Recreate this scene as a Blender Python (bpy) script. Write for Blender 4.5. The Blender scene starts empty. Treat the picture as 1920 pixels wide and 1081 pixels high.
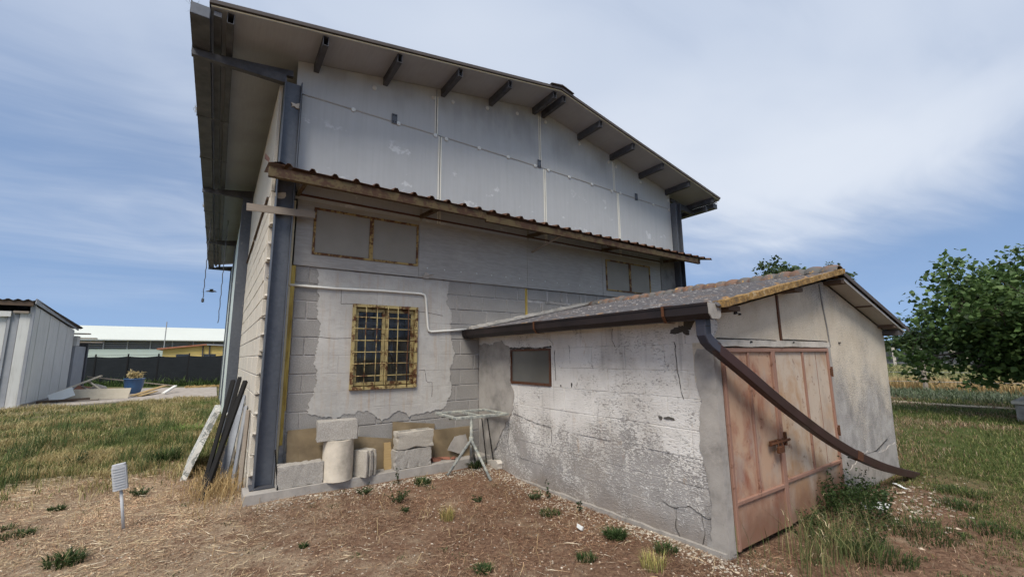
import bpy, bmesh, math, random
import numpy as np
from mathutils import Vector, Matrix
from mathutils.geometry import tessellate_polygon

random.seed(7)
R = math.radians
scn = bpy.context.scene

# ------------------------------------------------------------------ camera
F_PX, PITCH, ROLL, YAW = 798.65, R(8.9706), R(-0.5804), R(34.596)
CAM = Vector((-0.154, -6.468, 1.733))
fwd = Vector((math.sin(YAW)*math.cos(PITCH), math.cos(YAW)*math.cos(PITCH), math.sin(PITCH)))
rgt = Vector((math.cos(YAW), -math.sin(YAW), 0))
upv = rgt.cross(fwd)
r2 = rgt*math.cos(ROLL)+upv*math.sin(ROLL)
u2 = -rgt*math.sin(ROLL)+upv*math.cos(ROLL)
cam_d = bpy.data.cameras.new('camera')
cam = bpy.data.objects.new('camera', cam_d)
scn.collection.objects.link(cam)
m = Matrix((r2, u2, -fwd)).transposed().to_4x4()
m.translation = CAM
cam.matrix_world = m
cam_d.sensor_width = 36
cam_d.sensor_fit = 'HORIZONTAL'
cam_d.lens = 36*F_PX/1920
cam_d.clip_start = 0.05
cam_d.clip_end = 3000
scn.camera = cam

# ------------------------------------------------------------------ sky and sun
SUN_EL, SUN_DIR = R(54), Vector((-0.60, -0.55))       # horizontal direction towards the sun
scn.view_settings.view_transform = 'Standard'
scn.view_settings.look = 'None'
scn.view_settings.gamma = 1.0
scn.view_settings.exposure = 1.08
scn.view_settings.use_curve_mapping = False
scn.cycles.max_bounces = 5
scn.cycles.diffuse_bounces = 3
scn.cycles.glossy_bounces = 2
scn.cycles.use_adaptive_sampling = True
scn.cycles.adaptive_threshold = 0.03
scn.cycles.transparent_max_bounces = 12
sun_az = math.atan2(SUN_DIR.x, SUN_DIR.y)
world = bpy.data.worlds.new('World')
scn.world = world
world.use_nodes = True


class K:
    """tiny wrapper to write node trees"""
    def __init__(s, nt):
        s.nt = nt

    def node(s, t, ins=None, **props):
        n = s.nt.nodes.new(t)
        for k, v in props.items():
            setattr(n, k, v)
        for k, v in (ins or {}).items():
            s.put(n.inputs[k], v)
        return n

    def put(s, sock, v):
        if isinstance(v, bpy.types.NodeSocket):
            s.nt.links.new(v, sock)
        elif isinstance(v, tuple) and len(v) == 3 and sock.type == 'RGBA':
            sock.default_value = (*v, 1)
        elif isinstance(v, (int, float)) and sock.type == 'RGBA':
            sock.default_value = (v, v, v, 1)
        else:
            sock.default_value = v

    def pos(s):
        return s.node('ShaderNodeNewGeometry').outputs['Position']

    def normal(s):
        return s.node('ShaderNodeNewGeometry').outputs['Normal']

    def objco(s):
        return s.node('ShaderNodeTexCoord').outputs['Object']

    def rnd(s):
        return s.node('ShaderNodeObjectInfo').outputs['Random']

    def sc(s, v, scale=(1, 1, 1), rot=(0, 0, 0), loc=(0, 0, 0)):
        return s.node('ShaderNodeMapping', {'Vector': v, 'Scale': scale, 'Rotation': rot, 'Location': loc}).outputs[0]

    def noise(s, scale, detail=4, rough=.6, vec=None, dist=0.0):
        return s.node('ShaderNodeTexNoise', {'Vector': vec or s.pos(), 'Scale': scale, 'Detail': detail,
                                             'Roughness': rough, 'Distortion': dist}).outputs[0]

    def vor(s, scale, feature='F1', vec=None, out='Distance', rand=1.0):
        return s.node('ShaderNodeTexVoronoi', {'Vector': vec or s.pos(), 'Scale': scale, 'Randomness': rand}, feature=feature).outputs[out]

    def ramp(s, fac, stops, interp='LINEAR'):
        n = s.node('ShaderNodeValToRGB', {'Fac': fac})
        cr = n.color_ramp
        cr.interpolation = interp
        while len(cr.elements) < len(stops):
            cr.elements.new(.5)
        for e, (p, c) in zip(cr.elements, stops):
            e.position = p
            if not isinstance(c, tuple):
                c = (c, c, c)
            e.color = (*c, 1)
        return n.outputs[0]

    def mix(s, f, a, b, blend='MIX'):
        n = s.node('ShaderNodeMix', data_type='RGBA', blend_type=blend)
        s.put(n.inputs[0], f)
        s.put(n.inputs[6], a)
        s.put(n.inputs[7], b)
        return n.outputs[2]

    def math(s, op, a, b=0.0, c=0.0):
        n = s.node('ShaderNodeMath', operation=op)
        s.put(n.inputs[0], a)
        s.put(n.inputs[1], b)
        s.put(n.inputs[2], c)
        return n.outputs[0]

    def sep(s, v):
        return s.node('ShaderNodeSeparateXYZ', {'Vector': v}).outputs

    def comb(s, x, y, z):
        return s.node('ShaderNodeCombineXYZ', {'X': x, 'Y': y, 'Z': z}).outputs[0]

    def step(s, v, lo, hi):
        n = s.node('ShaderNodeMapRange', {'Value': v, 'From Min': lo, 'From Max': hi, 'To Min': 0.0, 'To Max': 1.0},
                   interpolation_type='SMOOTHSTEP')
        return n.outputs[0]

    def bump(s, h, strength=.5, dist=.01):
        return s.node('ShaderNodeBump', {'Height': h, 'Strength': strength, 'Distance': dist}).outputs[0]


# world: physical sky behind a thin high cloud sheet
k = K(world.node_tree)
for n in list(world.node_tree.nodes):
    world.node_tree.nodes.remove(n)
sky = k.node('ShaderNodeTexSky', sky_type='NISHITA')
sky.sun_disc = False
sky.sun_elevation = SUN_EL
sky.sun_rotation = sun_az
sky.altitude = 50
sky.air_density = 1.0
sky.dust_density = 0.3
sky.ozone_density = 1.6
dvec = k.node('ShaderNodeTexCoord').outputs['Generated']
dx, dy, dz = k.sep(dvec)
k.put(sky.inputs['Vector'], k.comb(dx, dy, k.math('ADD', k.math('MULTIPLY', k.math('MAXIMUM', dz, 0.0), .8), .26)))
dzz = k.math('ADD', k.math('MAXIMUM', dz, 0.0), 0.10)
cu = k.math('DIVIDE', dx, dzz)
cv = k.math('DIVIDE', dy, dzz)
cvec = k.comb(cu, cv, 0.0)
warp = k.node('ShaderNodeVectorMath', {0: cvec, 1: k.node('ShaderNodeVectorMath', {0: k.node('ShaderNodeTexNoise', {'Vector': cvec, 'Scale': .7, 'Detail': 2}).outputs[1], 1: (.9, .9, 0)}, operation='MULTIPLY').outputs[0]}, operation='ADD').outputs[0]
cl = k.noise(.8, 5, .52, k.sc(warp, (.42, .62, 1), (0, 0, R(28)), (2.2, .7, 0)))
fine = k.noise(3.2, 6, .62, k.sc(warp, (.3, 1.3, 1), (0, 0, R(28)), (1.0, 4.0, 0)))
cover = k.math('ADD', k.math('MULTIPLY', cl, .8), k.math('MULTIPLY', fine, .2))
bias = k.step(dz, .12, .55)
cover = k.math('ADD', cover, k.math('MULTIPLY', bias, .22))
cmask = k.math('MULTIPLY', k.step(cover, .40, .73), k.step(dz, 0.05, .23))
ccol = k.mix(k.step(cl, .3, .75), (2.8, 3.3, 4.25), (4.5, 4.8, 5.3))
veil = k.mix(.22, sky.outputs[0], (2.0, 2.6, 3.6))
skyc = k.mix(k.math('MULTIPLY', cmask, .9), veil, ccol)
bg = k.node('ShaderNodeBackground', {'Color': skyc, 'Strength': 0.085})
wo = k.node('ShaderNodeOutputWorld', {'Surface': bg.outputs[0]})

sun_l = bpy.data.lights.new('sun', 'SUN')
sun_l.energy = 2.0
sun_l.angle = R(24)
sun_l.color = (1.0, .94, .85)
sun = bpy.data.objects.new('sun', sun_l)
scn.collection.objects.link(sun)
sd = Vector((SUN_DIR.x, SUN_DIR.y, 0)).normalized()*math.cos(SUN_EL)+Vector((0, 0, math.sin(SUN_EL)))
sun.rotation_euler = sd.to_track_quat('Z', 'Y').to_euler()
sun.location = sd*40


# ------------------------------------------------------------------ helpers
def col(r, g, b):
    f = lambda v: (v/255/12.92) if v/255 <= .04045 else ((v/255+.055)/1.055)**2.4
    return (f(r), f(g), f(b))


MATS = {}


def material(name, fn):
    mt = bpy.data.materials.new(name)
    mt.use_nodes = True
    nt = mt.node_tree
    for n in list(nt.nodes):
        nt.nodes.remove(n)
    k = K(nt)
    d = fn(k)
    if 'shader' in d:
        sh = d['shader']
    else:
        b = k.node('ShaderNodeBsdfPrincipled')
        k.put(b.inputs['Base Color'], d['c'])
        k.put(b.inputs['Roughness'], d.get('r', .8))
        k.put(b.inputs['Metallic'], d.get('m', 0.0))
        k.put(b.inputs['Specular IOR Level'], d.get('s', .3))
        if 'n' in d:
            k.put(b.inputs['Normal'], d['n'])
        sh = b.outputs[0]
    k.node('ShaderNodeOutputMaterial', {'Surface': sh})
    MATS[name] = mt
    return mt


def wmat(o):
    b = Matrix.LocRotScale(o.location, o.rotation_euler, o.scale)
    return b if o.parent is None else wmat(o.parent) @ o.matrix_parent_inverse @ b


def link(o, parent=None, world_built=True):
    scn.collection.objects.link(o)
    if parent is not None:
        o.parent = parent
        o.matrix_parent_inverse = wmat(parent).inverted() if world_built else Matrix.Identity(4)
    return o


def tag(o, label=None, cat=None, group=None, kind=None):
    if label:
        o['label'] = label
    if cat:
        o['category'] = cat
    if group:
        o['group'] = group
    if kind:
        o['kind'] = kind
    return o


def empty(name, loc, label, cat, group=None, rot=(0, 0, 0)):
    o = bpy.data.objects.new(name, None)
    o.empty_display_size = .2
    o.location = loc
    o.rotation_euler = rot
    scn.collection.objects.link(o)
    return tag(o, label, cat, group)


class MB:
    """collects geometry for one mesh"""
    def __init__(s):
        s.v, s.f = [], []

    def add(s, vs, fs):
        b = len(s.v)
        s.v += [tuple(v) for v in vs]
        s.f += [tuple(i+b for i in f) for f in fs]
        return s

    def box(s, x0, x1, y0, y1, z0, z1):
        return s.add([(x0, y0, z0), (x1, y0, z0), (x1, y1, z0), (x0, y1, z0), (x0, y0, z1), (x1, y0, z1), (x1, y1, z1), (x0, y1, z1)],
                     [(0, 3, 2, 1), (4, 5, 6, 7), (0, 1, 5, 4), (1, 2, 6, 5), (2, 3, 7, 6), (3, 0, 4, 7)])

    def bar(s, a, b, w, h, up=(0, 0, 1), w2=None, h2=None):
        """rectangular bar from a to b; w across, h along up"""
        a, b = Vector(a), Vector(b)
        d = (b-a).normalized()
        up = Vector(up)
        sd_ = d.cross(up)
        if sd_.length < 1e-4:
            sd_ = d.cross(Vector((1, 0, 0)))
        sd_.normalize()
        u_ = sd_.cross(d).normalized()
        w2 = w if w2 is None else w2
        h2 = h if h2 is None else h2
        vs = []
        for p, ww, hh in ((a, w, h), (b, w2, h2)):
            for q, r_ in ((-1, -1), (1, -1), (1, 1), (-1, 1)):
                vs.append(p+sd_*q*ww/2+u_*r_*hh/2)
        return s.add(vs, [(3, 2, 1, 0), (4, 5, 6, 7), (0, 1, 5, 4), (1, 2, 6, 5), (2, 3, 7, 6), (3, 0, 4, 7)])

    def tube(s, pts, rad, n=8, caps=True, sq=None):
        """round tube (or rectangular when sq=(w,h)) along a path"""
        pts = [Vector(p) for p in pts]
        rs = rad if isinstance(rad, (list, tuple)) else [rad]*len(pts)
        ref = Vector((0, 0, 1))
        t0 = (pts[1]-pts[0]).normalized()
        if abs(t0.dot(ref)) > .97:
            ref = Vector((0, 1, 0))
        rings = []
        for i, p in enumerate(pts):
            t = (pts[min(i+1, len(pts)-1)]-pts[max(i-1, 0)]).normalized()
            sd_ = t.cross(ref)
            if sd_.length < 1e-3:
                sd_ = rings_sd
            sd_ = sd_.normalized()
            rings_sd = sd_
            u_ = sd_.cross(t).normalized()
            ref = u_
            ring = []
            if sq:
                for a_, b_ in ((-1, -1), (1, -1), (1, 1), (-1, 1)):
                    ring.append(p+sd_*a_*sq[0]/2+u_*b_*sq[1]/2)
            else:
                for j in range(n):
                    a_ = 2*math.pi*j/n
                    ring.append(p+sd_*math.cos(a_)*rs[i]+u_*math.sin(a_)*rs[i])
            rings.append(ring)
        m_ = len(rings[0])
        vs = [v for r_ in rings for v in r_]
        fs = []
        for i in range(len(rings)-1):
            for j in range(m_):
                j2 = (j+1) % m_
                fs.append((i*m_+j, i*m_+j2, (i+1)*m_+j2, (i+1)*m_+j))
        if caps:
            fs.append(tuple(range(m_))[::-1])
            fs.append(tuple((len(rings)-1)*m_+j for j in range(m_)))
        return s.add(vs, fs)

    def lathe(s, prof, c=(0, 0, 0), n=24, closed=False):
        vs = []
        for r_, z_ in prof:
            for j in range(n):
                a_ = 2*math.pi*j/n
                vs.append((c[0]+r_*math.cos(a_), c[1]+r_*math.sin(a_), c[2]+z_))
        fs = []
        for i in range(len(prof)-1):
            for j in range(n):
                j2 = (j+1) % n
                fs.append((i*n+j, i*n+j2, (i+1)*n+j2, (i+1)*n+j))
        return s.add(vs, fs)

    def prism(s, poly, fn, d0, d1, holes=()):
        """flat polygon (2-D, counter-clockwise) with holes extruded between d0 and d1; fn(u,v,d)->xyz"""
        loops = [[Vector((p[0], p[1], 0)) for p in lp] for lp in [poly, *holes]]
        tris = tessellate_polygon(loops)
        flat = [p for lp in loops for p in lp]
        n = len(flat)
        vs = [fn(p.x, p.y, d0) for p in flat]+[fn(p.x, p.y, d1) for p in flat]
        fs = []
        for t in tris:
            fs.append(tuple(t))
            fs.append(tuple(i+n for i in reversed(t)))
        b = 0
        for lp in loops:
            L = len(lp)
            for i in range(L):
                j = (i+1) % L
                fs.append((b+i, b+j, b+j+n, b+i+n))
            b += L
        return s.add(vs, fs)

    def mesh(s, name):
        me = bpy.data.meshes.new(name)
        me.from_pydata(s.v, [], s.f)
        bm = bmesh.new()
        bm.from_mesh(me)
        bmesh.ops.recalc_face_normals(bm, faces=bm.faces)
        bm.to_mesh(me)
        bm.free()
        return me

    def build(s, name, mat, parent=None, smooth=False, bevel=0, local=False, seg=1):
        me = s.mesh(name)
        if bevel:
            bm = bmesh.new()
            bm.from_mesh(me)
            es = [e for e in bm.edges if len(e.link_faces) == 2 and e.calc_face_angle() > .6]
            bmesh.ops.bevel(bm, geom=es, offset=bevel, segments=seg, affect='EDGES', clamp_overlap=True)
            bm.to_mesh(me)
            bm.free()
        if smooth:
            me.polygons.foreach_set('use_smooth', [True]*len(me.polygons))
        me.materials.append(MATS[mat])
        o = bpy.data.objects.new(name, me)
        return link(o, parent, not local)


def block_mesh(name, dx, dy, dz, mat, bev=.008, jit=.003, seed=0, slots=False):
    """chamfered concrete block centred on the origin"""
    rr = random.Random(seed)
    bm = bmesh.new()
    bmesh.ops.create_cube(bm, size=1)
    for v in bm.verts:
        v.co = Vector((v.co.x*dx, v.co.y*dy, v.co.z*dz))
    bmesh.ops.bevel(bm, geom=list(bm.edges), offset=bev, segments=1, affect='EDGES')
    for v in bm.verts:
        v.co += Vector((rr.uniform(-jit, jit), rr.uniform(-jit, jit), rr.uniform(-jit, jit)))
    me = bpy.data.meshes.new(name)
    bm.to_mesh(me)
    bm.free()
    me.materials.append(MATS[mat])
    return me


def place(name, me, loc, parent=None, rot=(0, 0, 0), local=False):
    o = bpy.data.objects.new(name, me)
    o.rotation_euler = rot
    o.location = loc
    return link(o, parent, not local)


def clone(root, loc=None, rot=None):
    """copy of a thing with copies of its parts and sub-parts"""
    def cp(o, parent):
        c = o.copy()
        scn.collection.objects.link(c)
        if parent is not None:
            c.parent = parent
            c.matrix_parent_inverse = o.matrix_parent_inverse.copy()
        for ch in list(o.children):
            cp(ch, c)
        return c
    r = cp(root, None)
    if loc is not None:
        r.location = loc
    if rot is not None:
        r.rotation_euler = rot
    return r


def col_mesh(name, verts, faces_n, colors, mat, smooth=False):
    """verts (N,3), faces_n = vertices per face (all faces consecutive vertices), colors (N,3)"""
    N = len(verts)
    nf = N//faces_n
    me = bpy.data.meshes.new(name)
    me.vertices.add(N)
    me.vertices.foreach_set('co', np.asarray(verts, np.float32).ravel())
    me.loops.add(N)
    me.loops.foreach_set('vertex_index', np.arange(N, dtype=np.int32))
    me.polygons.add(nf)
    me.polygons.foreach_set('loop_start', np.arange(0, N, faces_n, dtype=np.int32))
    me.polygons.foreach_set('loop_total', np.full(nf, faces_n, np.int32))
    at = me.color_attributes.new('Col', 'FLOAT_COLOR', 'POINT')
    c4 = np.ones((N, 4), np.float32)
    c4[:, :3] = colors
    at.data.foreach_set('color', c4.ravel())
    me.update(calc_edges=True)
    me.materials.append(MATS[mat])
    return me


# ------------------------------------------------------------------ materials
def m_block(base, spread, dark):
    def fn(k):
        p = k.pos()
        n1 = k.noise(3.0, 5, .6)
        n2 = k.noise(70, 3, .7)
        n3 = k.vor(150)
        c = k.mix(k.ramp(n1, [(.3, 0), (.7, 1)]), base, tuple(x*spread for x in base))
        c = k.mix(k.math('MULTIPLY', k.ramp(n2, [(.42, 1), (.6, 0)]), .45), c, dark)
        c = k.mix(k.math('MULTIPLY', k.rnd(), .28), c, tuple(x*.72 for x in base))
        h = k.math('ADD', k.math('MULTIPLY', n2, .7), k.math('MULTIPLY', n3, .5))
        return dict(c=c, r=.95, s=.1, n=k.bump(h, .55, .006))
    return fn


material('block', m_block((.29, .275, .255), 1.25, (.165, .152, .14)))
material('block_light', m_block((.42, .385, .33), 1.15, (.27, .24, .20)))
material('block_cream', m_block((.58, .535, .455), 1.12, (.42, .37, .30)))
material('block_pile', m_block((.37, .345, .31), 1.25, (.16, .145, .125)))


def m_mortar(k):
    n = k.noise(9, 5)
    return dict(c=k.ramp(n, [(.3, (.24, .22, .205)), (.7, (.48, .455, .43))]), r=.95, s=.1, n=k.bump(k.noise(60), .5, .006))


material('mortar', m_mortar)


def m_plaster(k):
    p = k.pos()
    x, y, z = k.sep(p)
    n1 = k.noise(1.3, 6, .6)
    n2 = k.noise(7, 6, .65, dist=.4)
    n0 = k.noise(.55, 3, .5)
    c = k.ramp(k.math('ADD', k.math('MULTIPLY', n1, .6), k.math('MULTIPLY', n0, .4)), [(.3, (.30, .284, .262)), (.5, (.42, .402, .372)), (.7, (.53, .51, .475))])
    c = k.mix(k.math('MULTIPLY', k.ramp(n2, [(.5, 0), (.72, 1)]), .5), c, (.30, .275, .255))
    st = k.noise(6, 4, .6, k.sc(p, (3, 3, .22)))
    c = k.mix(k.math('MULTIPLY', k.ramp(st, [(.52, 0), (.68, 1)]), .35), c, (.38, .28, .19))
    rr_ = k.math('MULTIPLY', k.math('MULTIPLY', k.step(x, 1.40, 1.5), k.step(x, 2.52, 2.42)), k.math('MULTIPLY', k.step(z, .80, 1.25), k.step(z, 1.30, 1.26)))
    rn = k.step(k.noise(1.0, 4, .65, k.sc(p, (13, 1, .5))), .50, .66)
    c = k.mix(k.math('MULTIPLY', k.math('MULTIPLY', rr_, rn), .55), c, (.33, .20, .10))
    # ghosts of the block joints under the skim coat
    br = k.node('ShaderNodeTexBrick', {'Vector': k.sc(k.comb(x, k.math('SUBTRACT', z, .014), 0.0), (1, 1, 1)), 'Scale': 1.0, 'Mortar Size': .006,
                                       'Mortar Smooth': .6, 'Brick Width': .515, 'Row Height': .25, 'Color1': (1, 1, 1), 'Color2': (1, 1, 1), 'Mortar': (0, 0, 0)})
    gap = k.math('MULTIPLY', k.math('SUBTRACT', 1.0, br.outputs[0]), k.ramp(k.noise(1.6, 3), [(.42, 0), (.6, 1)]))
    c = k.mix(k.math('MULTIPLY', gap, .35), c, (.25, .23, .21))
    h = k.math('ADD', k.noise(28, 6, .7), k.math('MULTIPLY', k.noise(4, 4, .6, k.sc(p, (1, 1, 2.5))), 1.6))
    h = k.math('SUBTRACT', h, k.math('MULTIPLY', gap, .5))
    return dict(c=c, r=.92, s=.15, n=k.bump(h, .45, .01))


material('plaster', m_plaster)


def m_roughcast(k):
    """white-washed harling, worn down to the grey block face"""
    p = k.pos()
    x, y, z = k.sep(p)
    fl = k.noise(30, 2, .5, k.sc(p, (1, 1.0, 2.1), (R(40), 0, 0)), .8)
    fl2 = k.noise(75, 2, .5, k.sc(p, (1, 1.0, 1.7), (R(40), 0, 0)), .6)
    big = k.noise(.8, 4, .6)
    mid = k.noise(3.2, 4, .6)
    hgt_ = k.math('ADD', k.math('MULTIPLY', k.step(z, .3, 1.35), .28), k.math('MULTIPLY', k.step(z, 1.2, 2.0), .03))
    t = k.math('ADD', k.math('MULTIPLY', fl, .75), k.math('MULTIPLY', fl2, .35))
    t = k.math('ADD', t, k.math('ADD', k.math('MULTIPLY', big, .55), k.math('MULTIPLY', mid, .40)))
    t = k.math('SUBTRACT', k.math('ADD', t, hgt_), 1.12)
    mask = k.step(t, -.05, .10)
    white = k.ramp(k.noise(2.2, 4), [(.3, (.56, .53, .49)), (.7, (.70, .675, .635))])
    grey = k.ramp(k.noise(4, 5), [(.3, (.25, .235, .22)), (.7, (.37, .35, .33))])
    c = k.mix(mask, grey, white)
    stain = k.math('MULTIPLY', k.step(k.noise(1.5, 4, .6, k.sc(p, (1, 1, .6))), .48, .70), .45)
    c = k.mix(stain, c, (.33, .29, .245))
    run = k.math('MULTIPLY', k.step(k.noise(5, 4, .6, k.sc(p, (2, 2, .16))), .55, .72), .4)
    c = k.mix(run, c, (.24, .22, .20))
    rust = k.math('MULTIPLY', k.step(k.noise(2.6, 5, .6, k.sc(p, (1, 1.8, .9), (0, 0, 0), (3, 1, .35))), .62, .70), .6)
    c = k.mix(k.math('MULTIPLY', rust, k.step(fl2, .45, .6)), c, (.36, .21, .09))
    pit = k.step(k.vor(21, vec=k.sc(p, (1, 1, 1.8), (R(35), 0, 0))), .14, .07)
    c = k.mix(k.math('MULTIPLY', pit, .5), c, (.12, .11, .10))
    spl = k.math('MULTIPLY', k.step(k.math('ADD', z, k.math('MULTIPLY', mid, .35)), .42, .16), .45)
    c = k.mix(spl, c, (.20, .155, .12))
    h = k.math('ADD', k.math('MULTIPLY', mask, .6), k.math('ADD', fl, k.math('MULTIPLY', fl2, .6)))
    return dict(c=c, r=.95, s=.1, n=k.bump(h, .55, .012))


material('roughcast', m_roughcast)


def m_roughcream(k):
    p = k.pos()
    x, y, z = k.sep(p)
    fl = k.noise(52, 2, .5, k.sc(p, (1, 1, 1.4), (0, R(35), 0)), .5)
    big = k.noise(1.1, 5, .6, k.sc(p, (1, 1, .7)))
    w = k.math('ADD', k.math('MULTIPLY', big, .9), k.math('MULTIPLY', k.step(z, .3, 2.1), .36))
    w = k.math('SUBTRACT', w, k.math('MULTIPLY', k.step(z, 2.25, 2.65), .22))
    t = k.math('SUBTRACT', k.math('ADD', w, k.math('MULTIPLY', fl, .9)), 1.09)
    mask = k.step(t, -.13, .13)
    cream = k.ramp(k.noise(3, 4), [(.3, (.50, .425, .325)), (.7, (.62, .545, .435))])
    grey = k.ramp(k.noise(6, 5), [(.3, (.23, .215, .20)), (.7, (.42, .395, .365))])
    c = k.mix(mask, grey, cream)
    pit = k.step(k.vor(34), .18, .06)
    c = k.mix(k.math('MULTIPLY', pit, .65), c, (.08, .07, .06))
    h = k.math('ADD', fl, k.math('MULTIPLY', k.noise(120, 2), .3))
    return dict(c=c, r=.95, s=.1, n=k.bump(h, .8, .012))


material('roughcream', m_roughcream)


def m_cement(base):
    def fn(k):
        n = k.noise(4, 6, .65)
        c = k.ramp(n, [(.28, tuple(x*.62 for x in base)), (.5, base), (.75, tuple(min(1, x*1.22) for x in base))])
        sp = k.step(k.noise(55, 3, .7), .62, .72)
        c = k.mix(k.math('MULTIPLY', sp, .4), c, tuple(x*.45 for x in base))
        return dict(c=c, r=.93, s=.12, n=k.bump(k.math('ADD', k.noise(45, 5, .7), n), .5, .006))
    return fn


material('cement', m_cement((.33, .305, .275)))
material('cement_pale', m_cement((.50, .46, .40)))
material('cement_dark', m_cement((.20, .19, .18)))
material('cement_hole', m_cement((.085, .078, .07)))
material('dark_hole', m_cement((.035, .032, .03)))
material('pipe_concrete', m_cement((.55, .49, .40)))


def m_galv(k):
    p = k.pos()
    sp = k.vor(26, out='Color')
    g = k.node('ShaderNodeRGBToBW', {0: sp}).outputs[0]
    n = k.noise(2.4, 5, .6, k.sc(p, (1, 1, .35)))
    c = k.mix(n, (.05, .057, .072), (.125, .135, .155))
    c = k.mix(k.math('MULTIPLY', g, .2), c, (.20, .215, .235))
    sc_ = k.step(k.noise(9, 6, .7, k.sc(p, (1, 1, .4))), .64, .72)
    c = k.mix(k.math('MULTIPLY', sc_, .5), c, (.40, .38, .34))
    return dict(c=c, r=k.ramp(n, [(.3, .42), (.7, .62)]), m=.35, s=.4, n=k.bump(k.noise(30, 4), .12, .004))


material('galvanised', m_galv)


def m_dsteel(k):
    n = k.noise(5, 6, .65)
    c = k.ramp(n, [(.3, (.045, .046, .053)), (.6, (.085, .088, .10)), (.8, (.13, .125, .12))])
    return dict(c=c, r=.6, m=.2, n=k.bump(k.noise(40), .15, .004))


material('dark_steel', m_dsteel)


def m_alu(k):
    """thin pre-painted panels: streaked, with peeled pale patches"""
    p = k.pos()
    x, y, z = k.sep(p)
    st = k.noise(9, 5, .65, k.sc(p, (2.2, 1, .10)))
    big = k.noise(.8, 4, .5)
    c = k.mix(big, (.36, .365, .365), (.45, .455, .455))
    c = k.mix(k.math('MULTIPLY', k.ramp(st, [(.42, 0), (.78, 1)]), .22), c, (.26, .265, .265))
    pe = k.noise(1.25, 6, .68, k.sc(p, (1, 1, 1.5), (0, 0, 0), (3.2, 0, 6.1)))
    mask = k.math('MULTIPLY', k.step(pe, .59, .615), k.step(k.noise(9, 5), .40, .52))
    mask = k.math('MULTIPLY', mask, k.step(z, 5.3, 5.1))
    c = k.mix(k.math('MULTIPLY', mask, .62), c, (.62, .63, .63))
    eave_shade = k.math('MULTIPLY', k.step(k.noise(1.2, 4, .6, k.sc(p, (1, 1, .5))), .40, .7), k.step(z, 5.45, 6.3))  # blotchy shade under the eave, painted into the panel colour
    c = k.mix(k.math('MULTIPLY', eave_shade, .45), c, (.13, .13, .13))
    return dict(c=c, r=k.ramp(st, [(.3, .38), (.7, .55)]), m=.06, s=.4, n=k.bump(k.noise(1.3, 3), .3, .06))


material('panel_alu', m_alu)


def m_dirty(k):
    """the sheltered lower panels: rain-washed dirt in fine horizontal and vertical runs"""
    p = k.pos()
    a = k.noise(11, 6, .7, k.sc(p, (.5, 1, 3.2)), .3)
    b = k.noise(1.3, 5, .6)
    c = k.mix(b, (.28, .258, .228), (.45, .42, .38))
    c = k.mix(k.math('MULTIPLY', k.ramp(a, [(.40, 1), (.62, 0)]), .28), c, (.15, .135, .12))
    return dict(c=c, r=.55, m=.1, s=.35, n=k.bump(k.noise(1.0, 2), .12, .04))


material('panel_dirty', m_dirty)


def m_soffit(k):
    p = k.pos()
    a = k.noise(18, 4, .6, k.sc(p, (3.0, .15, 1)))
    b = k.noise(1.4, 4)
    c = k.mix(a, (.28, .295, .325), (.37, .385, .42))
    c = k.mix(k.math('MULTIPLY', k.step(b, .4, .7), .4), c, (.23, .235, .25))
    return dict(c=c, r=.75, s=.2)


material('soffit', m_soffit)


def m_rustpaint(paint, amount, rust=(.13, .05, .02), dark=(.05, .022, .012), rough=.65):
    def fn(k):
        p = k.pos()
        n = k.noise(6, 7, .7, dist=.3)
        n2 = k.noise(28, 5, .7)
        t = k.math('ADD', k.math('MULTIPLY', n, .7), k.math('MULTIPLY', n2, .3))
        mask = k.step(t, .62-amount, .70-amount)
        rc = k.mix(k.noise(40, 4), dark, rust)
        pc = k.mix(k.noise(2.5, 4), tuple(x*.72 for x in paint), tuple(min(1, x*1.15) for x in paint))
        c = k.mix(mask, pc, rc)
        return dict(c=c, r=rough, s=.25, n=k.bump(k.math('ADD', n2, mask), .3, .004))
    return fn


material('yellow_rust', m_rustpaint((.38, .30, .135), .13))
material('window_rust', m_rustpaint((.36, .25, .09), .17, (.15, .06, .025)))
material('yellow_beam', m_rustpaint((.095, .068, .031), .15, (.055, .028, .015)))
material('rust', m_rustpaint((.16, .06, .03), .28))
material('rust_sheet', m_rustpaint((.17, .095, .06), .2, (.12, .05, .022), (.035, .02, .014)))
material('cream_paint', m_rustpaint((.58, .50, .33), .04))
material('dark_tube', m_rustpaint((.007, .0065, .0065), .04, (.02, .011, .008), (.01, .006, .005), .8))
material('frame_brown', m_rustpaint((.10, .05, .035), .14))
material('black_pole', m_rustpaint((.012, .012, .013), .0))
material('hinge_rust', m_rustpaint((.09, .035, .02), .3))


def m_foam(k):
    n = k.noise(3, 6, .7, k.sc(k.pos(), (4, 4, .7)))
    c = k.ramp(n, [(.3, (.19, .12, .03)), (.5, (.42, .30, .075)), (.7, (.56, .43, .13))])
    return dict(c=c, r=.85, n=k.bump(k.noise(40, 5), .6, .008))


material('foam_yellow', m_foam)


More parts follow.
